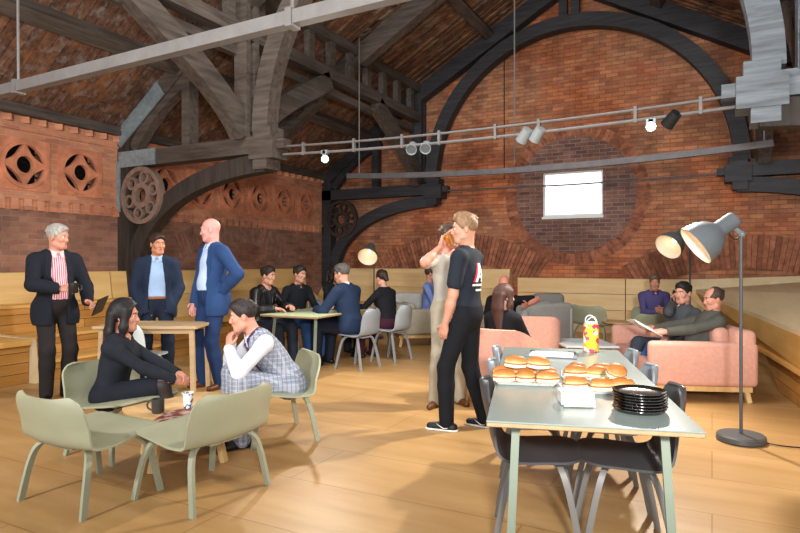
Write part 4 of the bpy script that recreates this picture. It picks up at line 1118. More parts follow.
def person(label, loc, phi, H=1.76, seat=None, z0=0.0, lean=0, side=0, twist=0, hyaw=0, hpitch=0, hroll=0, bw=1.0, belly=.0, fem=False,
           rh=None, lh=None, rel=(.6, -.6, -.3), lel=(-.6, -.6, -.3), rn=None, ln=None, rf=None, lf=None, rcurl=.5, lcurl=.5, rfd=None, lfd=None,
           rfoot=None, lfoot=None, rknee=(.15, 1, .2), lknee=(-.15, 1, .2), ftoe=(12, -12), skincol='d9a58c', hair=None, haircol='#2b211c',
           top=None, jacket=None, legs='#20242e', legw=.016, slump=1.0, shoes=None, skirt=False, h=.013, extras=None, rank=None, tights=None, sleeve='long', hem=None, bare=None, collar=None, tie=None, belt=None, vest=None, lipc='#a8655a', ground=0.0, stubble=None):
    s = H / 1.76; t = thing('person', label, 'person', (loc[0], loc[1], z0), head(phi))
    sit = seat is not None
    hz = (seat + .085 * s) if sit else .935 * s
    Pc = V((0, 0, hz)); T2_ = fr(twist, lean, side); T1_ = fr(twist * .5, lean * (.75 if sit else .6), side * .6)
    mid = Pc + T1_ @ V((0, 0, .24 * s * slump)); N = mid + T2_ @ V((0, -.005, .315 * s * slump))
    Hd = fr(twist + hyaw, lean * .25 + hpitch, side * .3 + hroll)
    hc = N + (T2_ @ V((0, 0, .075 * s)) + Hd @ V((0, .022 * s, .085 * s)))
    sw = (.165 if fem else .185) * s * (bw * .6 + .4)
    sh = [N + T2_ @ V((sx * sw, -.005, -.075 * s)) for sx in (1, -1)]
    hip = [Pc + V((sx * .09 * s, 0, -.01 * s)) for sx in (1, -1)]
    U1, U2, TH_, SH_ = .295 * s, .255 * s, .43 * s, .43 * s
    HP = lambda x, y, z: hc + Hd @ (V((x, y, z)) * s)
    # arms
    dflt = [V((.25 * s, .06, .83 * s)), V((-.25 * s, .06, .83 * s))] if not sit else [V((.1, .36, hz + .13)), V((-.1, .36, hz + .13))]
    tg = [V(rh(HP) if callable(rh) else rh) if rh else dflt[0], V(lh(HP) if callable(lh) else lh) if lh else dflt[1]]; el, wr = [], []
    for i, hint in enumerate((rel, lel)):
        e, w = ik(sh[i], tg[i], U1, U2, hint); el.append(e); wr.append(w)
    # legs
    fd = [V(rfoot) if rfoot else (V((.11 * s, .0, 0)) if not sit else V((.13, .46 * s, 0))), V(lfoot) if lfoot else (V((-.11 * s, 0, 0)) if not sit else V((-.13, .46 * s, 0)))]
    kn, an = [], []
    for i, hint in enumerate((rknee, lknee)):
        k, a = ik(hip[i], fd[i] + V((0, 0, .085 * s + ground)), TH_, SH_, hint); kn.append(k); an.append(a)
    M1, M2, MH = np.array(T1_), np.array(T2_), np.array(Hd); b = bw
    pelvis = [('e', Pc + V((0, -.01, .02 * s)), (.165 * s * b, .115 * s * (b + belly * .3), .125 * s), None, .05)]
    if sit: pelvis.append(('e', Pc + V((0, -.02, -.02 * s)), (.17 * s * b, .125 * s, .085 * s), None, .05))
    abdo = [('e', Pc + T1_ @ V((0, .0 + belly * .06, .15 * s)), (.142 * s * b, (.1 + belly * .06) * s * b, .16 * s), M1, .06)]
    chest = [('e', mid + T2_ @ V((0, .0, .1 * s)), (.158 * s * b, .108 * s * b, .19 * s), M2, .06),
             ('c', sh[0] - T2_ @ V((.035 * s, 0, 0)), sh[1] + T2_ @ V((.035 * s, 0, 0)), .062 * s, .062 * s, .05), ('c', N - T2_ @ V((-.05 * s, 0, .03 * s)), N + T2_ @ V((-.05 * s, 0, -.03 * s)), .06 * s, .06 * s, .05)]
    if fem: chest += [('e', mid + T2_ @ V((sx * .07 * s, .085 * s, .1 * s)), (.065 * s, .055 * s, .065 * s), M2, .04) for sx in (1, -1)]
    ub = 1 if not fem else .86
    uarm = [[('c', sh[i], el[i], .052 * s * ub * (b * .5 + .5), .042 * s * ub, .03)] for i in (0, 1)]
    farm = [[('c', el[i], el[i].lerp(wr[i], .35), .041 * s * ub, .042 * s * ub, .02), ('c', el[i].lerp(wr[i], .35), wr[i], .042 * s * ub, .027 * s * ub, .02)] for i in (0, 1)]
    thigh = [[('c', hip[i], kn[i], .083 * s * (b * .6 + .4), .056 * s, .04)] for i in (0, 1)]
    shin = [[('c', kn[i], kn[i].lerp(an[i], .35) , .054 * s, .053 * s, .03), ('c', kn[i].lerp(an[i], .35), an[i], .053 * s, .036 * s, .03)] for i in (0, 1)]
    toes = []
    footp = []
    for i in (0, 1):
        fwd = fr(-ftoe[i]) @ V((0, 1, 0)); base = an[i].copy(); base.z = an[i].z - .05 * s
        toes.append(fwd); footp.append([('c', base - fwd * .045 * s, base + fwd * .13 * s - V((0, 0, .008)), .034 * s, .028 * s, .02), ('c', an[i], base, .036 * s, .034 * s, .02)])
    neck = [('c', N - T2_ @ V((0, 0, .03 * s)), hc - Hd @ V((0, .03 * s, .035 * s)), .058 * s if not fem else .049 * s, .054 * s if not fem else .046 * s, .025)]
    HP = lambda x, y, z: hc + Hd @ (V((x, y, z)) * s)
    hd = [('e', HP(0, -.012, .035), (.074 * s, .094 * s, .088 * s), MH, .02), ('e', HP(0, .025, -.035), (.058 * s, .062 * s, .082 * s), MH, .03), ('c', HP(-.018, .06, -.095), HP(.018, .06, -.095), .021 * s, .021 * s, .025),
          ('c', HP(0, .084, .012), HP(0, .099, -.026), .008 * s, .0125 * s, .012), ('e', HP(0, .094, -.03), (.017 * s, .012 * s, .01 * s), MH, .008), ('c', HP(-.035, .074, .03), HP(.035, .074, .03), .013 * s, .013 * s, .015),
          ('c', HP(-.018, .079, -.058), HP(.018, .079, -.058), .009 * s, .009 * s, .012)]
    for sx in (1, -1): hd += [('e', HP(sx * .042, .06, -.02), (.022 * s, .02 * s, .022 * s), MH, .02), ('e', HP(sx * .077, -.012, -.005), (.009 * s, .019 * s, .032 * s), MH, .006), ('c', HP(sx * .05, .0, -.07), HP(sx * .025, .055, -.09), .022 * s, .018 * s, .03)]
    sk = skin(skincol)
    hands = []
    fdirs = []
    for i in (0, 1):
        f = (wr[i] - el[i]).normalized(); fdv = (rfd, lfd)[i]
        if fdv: f = V(fdv).normalized()
        n = (rn, ln)[i] or ((-1, .1, 0) if i == 0 else (1, .1, 0)); fdirs.append((f, V(n)))
        hands.append(Field(hand_prims(wr[i], f, n, i == 0, (rcurl, lcurl)[i], s * (1 if not fem else .92)), .0055, .006, 0, .02))
    body = Field(pelvis + abdo + chest + neck + sum(uarm + farm + thigh + shin, []) + ([] if shoes else sum(footp, [])), h + .003, .03)
    parts = {}
    parts['body'] = field_obj('body', [body, Field(hd + neck[:1], .0075, .015)] + hands, sk, t)
    if tights:
        field_obj('tights', [Field(sum(thigh + shin, []), h, .03, .006)], tights, t)
    # face
    eye = MB()
    for sx in (1, -1):
        eye.cur = 0; eye.ball(HP(sx * .031, .0735, .008), .0112 * s, 10); eye.cur = 1; eye.ball(HP(sx * .031, .0795, .0075), .0066 * s, 8)
    obj('eyes', eye, [m_eye, m_iris], t, smooth=True)
    hm = hairmat(haircol)
    eb = MB()
    for sx in (1, -1): eb.tube([HP(sx * .014, .091, .027), HP(sx * .032, .0885, .033), HP(sx * .05, .076, .027)], [.0035 * s, .0042 * s, .002 * s], 6)
    obj('eyebrows', eb, hm if hair != 'none' else plain('hair_b89a86', '#b89a86', .6), t)
    lp_ = MB(); lp_.tube([HP(-.023, .082, -.058), HP(-.008, .0905, -.0555), HP(.008, .0905, -.0555), HP(.023, .082, -.058)], [.002, .0062 * s, .0062 * s, .002], 6); obj('lips', lp_, plain('lips_' + lipc[1:], lipc, .5), t, smooth=True)
    # hair
    if hair and hair != 'none':
        cap = [('e', HP(0, -.016, .045), (.079 * s, .099 * s, .09 * s), MH, .02)]; off = .004
        if hair == 'short': cap += [('e', HP(0, .025, .09), (.058 * s, .062 * s, .038 * s), MH, .03)]
        if hair == 'quiff': cap += [('e', HP(0, .026, .1), (.056 * s, .052 * s, .038 * s), MH, .03), ('e', HP(.0, -.02, .1), (.06 * s, .066 * s, .03 * s), MH, .03)] + [('e', HP(random.uniform(-.045, .045), random.uniform(-.04, .058), .122 + random.uniform(-.012, .008)), (.016 * s, .02 * s, .016 * s), MH, .012) for _ in range(14)]
        if hair in ('bob', 'long'):
            cap += [('e', HP(0, -.02, .05), (.088 * s, .106 * s, .094 * s), MH, .03)]
            zl = -.2 if hair == 'bob' else -.36
            for x in (-.075, -.05, -.025, 0, .025, .05, .075):
                yb = -.085 * math.sqrt(max(.0, 1 - (x / .095) ** 2)) - .02
                b0 = HP(x, yb, .02); b1 = HP(x * 1.02, yb - .01, -.12); b2 = b1 + V((0, -.005, zl + .12)) * s + Hd @ V((x * .1, 0, 0))
                cap += [('c', b0, b1, .028 * s, .026 * s, .025), ('c', b1, b2, .026 * s, .014 * s, .025)]
            for sx in (1, -1):
                cap += [('c', HP(sx * .075, .03, .06), HP(sx * .082, .02, -.08), .024 * s, .026 * s, .03), ('c', HP(sx * .082, .02, -.08), HP(sx * .085, .015, zl * .75), .028 * s, .016 * s, .03)]
        if hair == 'tied': cap += [('c', HP(0, -.1, .02), HP(.01, -.13, -.1), .035 * s, .025 * s, .03), ('c', HP(.01, -.13, -.1), HP(.015, -.12, -.2), .028 * s, .012 * s, .02)]
        rr = random.Random(len(label))
        for _ in range(26):      # tufts break up the outline
            a, e_ = rr.uniform(0, 2 * PI), rr.uniform(.15, 1.35); dr = V((math.cos(a) * math.cos(e_), math.sin(a) * math.cos(e_), math.sin(e_)))
            if hair == 'balding' and (dr.z > .75 or dr.y > 0): continue
            q = HP(dr.x * .078, -.016 + dr.y * .096, .045 + dr.z * .088); cap.append(('c', q, q + Hd @ V((rr.uniform(-.012, .012), -.018, -.012)), .011 * s, .006 * s, .012))
        F = Field(cap, .0075, .02, off)
        if hair in ('short', 'quiff', 'tied'):
            F.plane(HP(0, .08, .074 if hair != 'tied' else .085), Hd @ V((0, .8, -.6))).plane(HP(0, -.06, -.06), Hd @ V((0, -.1, -1)))
            F.sub(HP(-.12, .05, -.035), HP(.12, .05, -.035), .038 * s, .038 * s).sub(HP(-.12, -.014, -.014), HP(.12, -.014, -.014), .026 * s, .026 * s)
        elif hair == 'balding':
            F.plane(HP(0, .02, .085), Hd @ V((0, .75, .62))).plane(HP(0, .02, -.03), Hd @ V((0, .6, -.8)))
            F.sub(HP(-.12, .05, -.02), HP(.12, .05, -.02), .045 * s, .045 * s).sub(HP(-.12, -.014, -.014), HP(.12, -.014, -.014), .026 * s, .026 * s)
        elif hair in ('bob', 'long'):
            F.sub(HP(0, .1, .03), HP(0, .115, -.25), .062 * s, .07 * s)
        field_obj('hair', [F], hm, t)
    if stubble:
        bd = Field([('c', HP(-.018, .06, -.095), HP(.018, .06, -.095), .024 * s, .024 * s, .02)] + [('c', HP(sx * .055, .01, -.065), HP(sx * .024, .056, -.09), .022 * s, .02 * s, .02) for sx in (1, -1)], .0085, .015, .001)
        bd.plane(HP(0, 0, -.066), Hd @ V((0, 0, 1))); field_obj('beard', [bd], plain('beard_' + stubble[1:], stubble, .7, .3, 60), t)
    # trousers or skirt
    legm = legs if not isinstance(legs, str) else plain('cloth_' + legs[1:], legs, .85, .15, 9, bump=.15, bscale=50, spec=.2)
    wst = Pc + T1_ @ V((0, 0, .1 * s)); up1 = T1_ @ V((0, 0, 1)); up2 = T2_ @ V((0, 0, 1))
    if skirt:
        P = pelvis + abdo + [('c', hip[i], hip[i].lerp(kn[i], .86), .09 * s, .075 * s, .05) for i in (0, 1)] + [('c', (hip[0] + hip[1]) / 2, (kn[0] + kn[1]) / 2 * .86 + (hip[0] + hip[1]) / 2 * .14, .08 * s, .06 * s, .05)]
        if sit: P = [q for q in P if q not in abdo]
        F = Field(P, h, .05, .012)
        field_obj('skirt', [F if sit else F.plane(wst, up1)], legm, t)
    else:
        tw = [('c', kn[i].lerp(an[i], .0), an[i] - V((0, 0, .02)), .05 * s, .046 * s, .03) for i in (0, 1)]
        e_ = legw - .01
        low = [(q[0], q[1], q[2], q[3] + e_ * .4, q[4] + e_, q[5]) for q in sum(thigh, [])] + [(q[0], q[1], q[2], q[3] + e_, q[4] + e_, q[5]) for q in sum(shin, []) + tw]
        F = Field(pelvis + ([] if sit else abdo) + low, h, .03, .01)
        if not sit: F.plane(wst, up1)
        field_obj('trousers', [F], legm, t)
    # shoes
    if shoes:
        for i in (0, 1):
            fw = toes[i]; base = an[i].copy(); base.z = an[i].z - .085 * s + .028
            up = V((0, 0, 1)); F = Field([('c', base - fw * .055 * s, base + fw * .14 * s - up * .002, .037 * s, .03 * s, .02), ('c', base + fw * .03 + up * .02, base + fw * .1, .03 * s, .025 * s, .02), ('c', an[i] + up * .015, base, .042 * s, .036 * s, .02)], .008, .02).plane(base - up * .028, -up)
            so = field_obj('shoe', [F], shoes, t)
            if extras == 'sport':
                sl = Field([('c', base - fw * .06 * s - up * .014, base + fw * .145 * s - up * .014, .042 * s, .036 * s, .02)], .006, .02).plane(base - up * .0145, up).plane(base - up * .028, -up)
                field_obj('sole', [sl], m_paperw, so)
                parts.setdefault('shoes', []).append((so, base, fw))
    parts.update(t=t, Pc=Pc, T1=T1_, T2=T2_, N=N, mid=mid, hc=hc, Hd=Hd, HP=HP, wr=wr, el=el, sh=sh, kn=kn, an=an, s=s, fdirs=fdirs, up2=up2)
    def cloth(name, mat, off, sleeves=True, hemv=-.02, neckr=.068, half=False, open_=None, extra=(), neckz=-.02, nosh=False):
        ch = chest if not nosh else chest[:1] + chest[2:]
        P = pelvis + abdo + ch + list(extra) + ([] if not sleeves or half else sum(uarm + farm, []))
        if half: P += [('c', sh[i], sh[i].lerp(el[i], .7), .055 * s * ub, .056 * s * ub, .03) for i in (0, 1)]
        if sleeves and not half:
            P += [('c', el[i], el[i].lerp(wr[i], .97), .042 * s * ub, .034 * s * ub, .02) for i in (0, 1)]
        F = Field(P, h, .03, off)
        hp = Pc + T1_ @ V((0, 0, hemv * s))
        if not sit or hemv > -.02: F.plane(hp, -up1)
        else:
            F.plane(Pc + V((0, 0, -.085 * s)), V((0, 0, -1)))
        F.sub(N + T2_ @ V((0, .01, neckz * s)), N + T2_ @ V((0, .03, .2 * s)), neckr * s, .12 * s)
        if half:
            for i in (0, 1):
                q = sh[i].lerp(el[i], .78); dd = (el[i] - sh[i]).normalized(); F.sub(q + dd * .045, q + dd * .05, .045, .045)
        elif sleeves:
            for i in (0, 1):
                d = (wr[i] - el[i]).normalized(); F.sub(wr[i] + d * .045, wr[i] + d * .2, .05, .12)
        if open_: F.wedge(mid, [npv(T2_ @ V(a)) for a in ((1, 0, 0), (0, 1, 0), (0, 0, 1))], [(a * s, w * s) for a, w in open_])
        return field_obj(name, [F], mat, t)
    parts['cloth'] = cloth
    if top: 
        mt = top if not isinstance(top, str) else plain('cloth_' + top[1:], top, .85, .12, 9, bump=.15, bscale=50, spec=.2)
        parts['top'] = cloth('shirt', mt, .009, True, hem if hem is not None else -.02 , .066, sleeve == 'short')
        if collar:
            g = MB(); ax = (T2_ @ V((0, .25, 1))).normalized(); R = ax.to_track_quat('Z', 'Y').to_matrix()
            cm = mt if collar == 1 else collar
            g.lathe([(.066 * s, -.035), (.067 * s, .012), (.063 * s, .014), (.06 * s, -.03)], 24, N + T2_ @ V((0, .0, .02)), R)
            for sx in (1, -1): g.prism([N + T2_ @ (V(q) * s) for q in ((sx * .012, .07, .005), (sx * .062, .045, .03), (sx * .055, .085, -.045), (sx * .025, .1, -.05))], T2_ @ V((0, .006, .004)))
            obj('collar', g, cm, t, smooth=True)
    if vest and len(vest) > 1:
        cloth('waistcoat_trim', vest[1], .0145, False, .02, .066, open_=[(-.3, 0), (.1, .0), (.28, .045), (.4, .055)])
    if vest: parts['vest'] = cloth('waistcoat', vest[0], .017, False, .02, .1, open_=[(-.3, 0), (.1, .0), (.28, .06), (.4, .07)])
    if tie:
        mm_ = MB(); q = lambda x, y, z: N + T2_ @ (V((x, y, z)) * s)
        mm_.prism([q(-.016, .098, -.035), q(.016, .098, -.035), q(.03, .135, -.22), q(.0, .132, -.27), q(-.03, .135, -.22)], T2_ @ V((0, .008, 0))); mm_.rbox(q(0, .1, -.03), (.03, .02, .03), .008, T2_); obj('necktie', mm_, tie, t)
    if jacket:
        jm, op, hm_ = jacket
        jm = jm if not isinstance(jm, str) else plain('cloth_' + jm[1:], jm, .85, .12, 9, bump=.15, bscale=50, spec=.2)
        ex = []
        if not sit and hm_ < -.05: ex += [('e', Pc + V((0, -.01, -.03 * s)), (.176 * s * b, .13 * s * b, .16 * s), None, .05)] + [('c', hip[i] - V((0, 0, .0)), hip[i].lerp(kn[i], .42), .094 * s, .088 * s, .05) for i in (0, 1)] + [('c', hip[0].lerp(kn[0], .2), hip[1].lerp(kn[1], .2), .1 * s, .1 * s, .05)]
        parts['jacket'] = cloth('jacket', jm, .021, True, hm_, .07, False, op, ex, -.0)
        if op:   # turned lapels along the opening
            for sx in (1, -1):
                pth = []
                zs = np.linspace(max(-.02, op[0][0]) * s, .3 * s, 7)
                ob = BVHTree.FromPolygons([v.co[:] for v in parts['jacket'].data.vertices], [p.vertices[:] for p in parts['jacket'].data.polygons])
                inn, out_ = [], []
                for iz, z in enumerate(zs):
                    w = float(np.interp(z, [q[0] * s for q in op], [q[1] * s for q in op])); ww = .012 + .045 * s * math.sin(min(1, (iz + .3) / 5) * PI * .62)
                    for dx, lst in ((.004, inn), (ww, out_)):
                        o_ = mid + T2_ @ V((sx * (w + dx), .4, z)); hit = ob.ray_cast(o_, T2_ @ V((0, -1, 0)))
                        lst.append((hit[0] + T2_ @ V((0, .006, 0))) if hit[0] is not None and (hit[0] - o_).length < .42 else None)
                ok = [(a, b_) for a, b_ in zip(inn, out_) if a is not None and b_ is not None]
                if len(ok) > 2: obj('lapel', MB().sheet([[a, a.lerp(b_, .5), b_] for a, b_ in ok], .006), jm, t)
    if belt:
        parts['belt'] = field_obj('belt', [Field(pelvis + abdo, h * .8, .05, .02).plane(wst + up1 * .0, up1).plane(wst - up1 * .035, -up1)], belt, t)
    return parts
# ---------------------------------------------------------------- the cast
def stripes(name, a, b, ax='X', sc=90, var=.5):
    t = NT(name); w = t.n('ShaderNodeTexWave', wave_type='BANDS', bands_direction=ax); t.link(t.coord(), w.inputs['Vector']); w.inputs['Scale'].default_value = sc; w.inputs['Distortion'].default_value = .4
    return t.out(t.ramp(w.outputs['Fac'], [(.35, lin(a)), (.6, lin(b))]), .85, 0, .2)
def check(name, a, b, c, sc=28):
    t = NT(name); col = lin(a)
    for ax, cc in (('X', b), ('Z', b), ('Y', c)):
        w = t.n('ShaderNodeTexWave', wave_type='BANDS', bands_direction=ax); t.link(t.coord(), w.inputs['Vector']); w.inputs['Scale'].default_value = sc
        col = t.mix(col, lin(cc), t.ramp(w.outputs['Fac'], [(.8, (0, 0, 0)), (.93, (.6,) * 3)]), 'MIX')
    return t.out(col, .9, 0, .15)
def P(u, v, d): return at(u, v, d)
# 1 man on the left in the black suit with mug and tablet
d = 6.1; q = at(55, 300, d)
p = person('standing grey haired man in a black suit and pink striped shirt holding a mug', q, 318, 1.75, hyaw=38, hpitch=4, lean=2, bw=1.04, belly=.5,
    rh=(.07, .33, 1.13), rel=(.9, -.5, -.2), rn=(-.6, 0, -.3), rfd=(-.8, .6, .05), rcurl=1.2, lh=(-.22, .25, .99), lel=(-.6, -.8, -.2), ln=(.5, 0, -.6), lcurl=1.0, lfd=(-.2, .9, -.2),
    skincol='c98d76', hair='short', haircol='#a9a49c', top=stripes('pink_stripe_shirt', '#b8596c', '#efc9cf', 'X', 16), collar=plain('pale_pink', '#efc3c6', .8), jacket=('#1d2029', [(-.6, .07), (-.1, .07), (.1, .075), (.3, .06), (.4, .06)], -.17),
    legs='#2a2727', legw=.014, shoes=m_shoe_blk, hem=.02, rfoot=(.1, .06, 0), lfoot=(-.12, -.03, 0))
def world(pp, q): return V(pp['t'].location) + rotz(pp['t'].rotation_euler.z) @ V(q)
def wdir(pp, q): return rotz(pp['t'].rotation_euler.z) @ V(q)
g = p['wr'][0] + p['fdirs'][0][0] * .115
m_ = mug('black mug held by the grey haired man in the black suit', world(p, g + V((.0, .03, -.05))), p['t'].rotation_euler.z + PI * .95, plain('black_mug', '#1f2021', .3, .05), .044, .1)
g = p['wr'][1] + p['fdirs'][1][0] * .12
tb = tag(obj('tablet', MB().rbox((0, 0, 0), (.14, .22, .012), .004, None, 2), m_blk, None, world(p, g + V((-.04, .03, -.015)))), 'dark tablet held low by the grey haired man in the black suit', 'tablet')
tb.rotation_euler = (.9, .3, head(340))
sc_ = obj('screen', MB().box((0, 0, .0065), (.12, .19, .002)), plain('pale_screen', '#aeb6c2', .15, .2, 20), tb)

# 2 man in navy suit, hands in pockets
d = 6.95; q = at(157, 300, d)
person('standing man in a navy suit and pale blue shirt with hands in pockets, smiling', q, 292, 1.70, hyaw=22, hpitch=2, bw=1.02,
    rh=(.15, .04, .87), rel=(.9, -.5, 0), lh=(-.15, .04, .87), lel=(-.9, -.5, 0), rcurl=.9, lcurl=.9, rn=(-1, 0, 0), ln=(1, 0, 0), skincol='b97e60', hair='short', haircol='#33241b',
    top='#9fb9dc', collar=1, jacket=('#202b3f', [(-.6, .1), (0, .09), (.3, .055), (.4, .055)], -.16), legs='#1f2838', legw=.014, shoes=m_shoe_brn, hem=.06, belt=plain('tan_belt', '#8a5530', .45), rfoot=(.12, .0, 0), lfoot=(-.12, .05, 0), ftoe=(15, -15))
# 3 bald man in bright blue suit, hand on hip
d = 6.65; q = at(213, 300, d)
person('standing bald man in a bright blue suit with his hand on his hip', q, 225, 1.86, hyaw=-38, hpitch=6, bw=1.06, belly=.4,
    lh=(-.2, -.02, 1.09), lel=(-1, -.3, .1), ln=(.9, 0, -.4), lfd=(.35, .35, -.8), lcurl=.5, rh=(.19, .12, .94), rel=(.7, -.6, 0), skincol='d0938a', hair='none',
    top='#b9cce8', collar=1, jacket=('#28426d', [(-.6, .11), (0, .1), (.3, .06), (.4, .06)], -.17), legs='#22365c', legw=.015, shoes=m_shoe_brn, hem=.03, rfoot=(.12, .05, 0), lfoot=(-.12, -.02, 0))
# 4 seated woman with black bob
CHs = .385
p = person('seated woman with black shoulder length hair in a black dress, hands clasped on her knee', (CH3.x - .12, CH3.y, 0), 4, 1.66, seat=.32, slump=.83, lean=10, hpitch=0, hyaw=0, fem=True, bw=.98,
    rh=(.08, .5, .50), lh=(.02, .52, .53), rel=(.7, -.4, -.4), lel=(-.7, -.3, -.4), rcurl=.9, lcurl=1.0, rn=(-.9, 0, -.3), ln=(.4, 0, -.9), rfd=(-.5, .8, -.1), lfd=(.5, .8, -.2),
    skincol='bd836c', hair='bob', haircol='#1a1517', top='#20232b', hem=-.1, legs='#1d2028', skirt=True, tights=plain('black_tights', '#2b2426', .6, .1), shoes=m_shoe_blk, rfoot=(.06, .5, 0), lfoot=(.1, .72, .02), rknee=(.1, .8, 1), lknee=(.1, .8, 1), legw=.01)
# 5 man in waistcoat, hand on chin
p = person('seated man in a grey checked waistcoat and white shirt, hand on his chin', (CH4.x + .05, CH4.y + .04, 0), 206, 1.74, seat=.33, slump=.9, lean=38, hpitch=0, hyaw=-14, bw=1.0,
    rh=lambda H_: H_(.06, .13, -.2), rel=(.4, .5, -.9), rfd=(-.3, -.05, .9), rn=(-.6, -.7, 0), rcurl=1.3, lh=lambda H_: H_(-.035, .14, -.22), lel=(-.35, .55, -1), ln=(.3, -.9, 0), lcurl=1.2, lfd=(.15, -.05, .95),
    skincol='c98f78', hair='short', haircol='#2a2120', top='#dcdde8', collar=1, tie=plain('purple_tie', '#4c2547', .6), vest=(check('grey_check', '#858c9b', '#b3b7c2', '#636b7a', 9), plain('plum_trim', '#48294f', .8, .1)),
    legs=bpy.data.materials['grey_check'], shoes=m_shoe_blk, rfoot=(.16, .42, 0), lfoot=(-.2, .4, 0), hem=-.02, legw=.02)
# 6-8 the row on the left of the far table
m_leather = plain('black_leather', '#17171a', .35, .1, 20, bump=.2, bscale=30)
p = person('man in a black leather jacket at the far table, leftmost of the seated row', (-5.5, 6.42, 0), face(1, .0), 1.76, seat=.45, slump=.94, lean=12, hyaw=6, hpitch=3, bw=1.02,
    rh=(.22, .42, .78), lh=(.0, .5, .80), lfd=(.5, .8, .05), rfd=(-.5, .8, .0), rn=(0, 0, -1), ln=(.3, 0, -1), rcurl=.6, lcurl=.8, skincol='c9937d', hair='short', haircol='#2a211e', top='#2a2a30', jacket=(m_leather, [(-.6, .03), (.1, .03), (.3, .07), (.4, .07)], -.03), legs='#262b38', shoes=m_shoe_blk, h=.015)
mug('black cup between the hands of the man in the leather jacket', V((-4.98, 6.42, .7305)), 1.2, plain('black_mug', '#1f2021'), .042, .085)
person('man in a dark fleece at the far table, middle of the seated row', (-5.5, 7.2, 0), face(1, -.25), 1.76, seat=.45, slump=.94, lean=8, hyaw=8, hpitch=3, bw=1.08, rh=(.2, .3, .7), lh=(-.1, .38, .72), rn=(0, 0, -1), ln=(0, 0, -1),
    skincol='c48f78', hair='short', haircol='#2b2321', top='#1d2026', collar=plain('dark_fleece_collar', '#20232a', .9), legs='#2c4a78', shoes=m_shoe_blk, hem=-.03, h=.015)
person('dark haired woman half hidden behind the navy blazer at the far table', (-5.42, 8.0, 0), face(1, -.05), 1.68, seat=.45, lean=6, hpitch=3, fem=True, hair='bob', haircol='#1c1413', skincol='b47a62', top='#1a1b1f', legs='#20222a', shoes=m_shoe_blk, h=.016)
# 9 navy blazer from behind, 10 dark haired woman from behind
person('grey haired man in a navy blazer seen from behind at the far table', (-4.24, 6.74, 0), face(-1, .1), 1.82, seat=.45, slump=.95, lean=12, hyaw=5, hpitch=6, bw=1.08, rh=(.2, .42, .76), lh=(-.2, .42, .76), rn=(0, 0, -1), ln=(0, 0, -1),
    skincol='cf9a80', hair='short', haircol='#5b5753', top='#d9dde6', collar=1, jacket=('#202f48', None, -.03), legs='#1d2230', shoes=m_shoe_blk, h=.014)
person('woman in a black top with dark tied hair seen from behind at the far table', (-4.1, 7.52, 0), face(-1, .25), 1.66, seat=.45, slump=.93, lean=12, hyaw=-10, hpitch=8, fem=True, bw=1.05, rh=(.2, .4, .76), lh=(-.2, .4, .76), rn=(0, 0, -1), ln=(0, 0, -1),
    skincol='cf9a84', hair='tied', haircol='#33211a', top='#1b1c22', legs='#43202f', shoes=m_shoe_blk, h=.014, hem=-.02)
# 11 man in black T-shirt
d = 5.0; q = at(465.5, 300, d)
TM_ = person('standing fair haired man in a black T-shirt and black jeans with a printed back', q, 152, 1.77, hyaw=28, hpitch=3, lean=-1, bw=1.06, lh=(-.2, .1, .87), lel=(-.6, -.9, 0), lfd=(.15, .3, -1), ln=(1, 0, 0), lcurl=.7, rh=(.24, .12, .84), rfd=(-.1, .25, -1), rn=(-1, 0, 0),
    skincol='bd8870', hair='quiff', haircol='#86664a', top='#20252e', sleeve='short', hem=-.13, legs='#15171c', legw=.012, shoes=plain('black_trainer', '#16181b', .5, .1), extras='sport', lfoot=(-.12, .12, 0), rfoot=(.13, -.12, 0), ftoe=(5, -8), h=.011, stubble='#a5826a')
# print on the back of the shirt and the mark on the shoes
def decal(target, quads, mat, parent, name, o_, dirv, off=.003, div=5):
    ob = BVHTree.FromPolygons([v.co[:] for v in target.data.vertices], [p_.vertices[:] for p_ in target.data.polygons]); m = MB()
    for qd in quads:
        a, b_, c, e = [V(x) for x in qd]; rows = []
        for i in range(div + 1):
            row = []
            for j in range(div + 1):
                pnt = (a.lerp(b_, j / div)).lerp(e.lerp(c, j / div), i / div); hit = ob.ray_cast(pnt, dirv)
                if hit[0] is None: hit = ob.find_nearest(pnt)
                row.append(hit[0] - V(dirv).normalized() * off)
            rows.append(row)
        m.sheet(rows, .0015)
    return obj(name, m, mat, parent)
T2_, mid_ = TM_['T2'], TM_['mid']; bk = lambda x, z: mid_ + T2_ @ V((x, -.4, z)); dv = T2_ @ V((0, 1, 0))
def quad(x0, z0, x1, z1, w): return [bk(x0 - w, z0), bk(x0 + w, z0), bk(x1 + w, z1), bk(x1 - w, z1)]
white = plain('print_white', '#e9e6e4', .7, .02); redp = plain('print_red', '#c6283c', .7, .02)
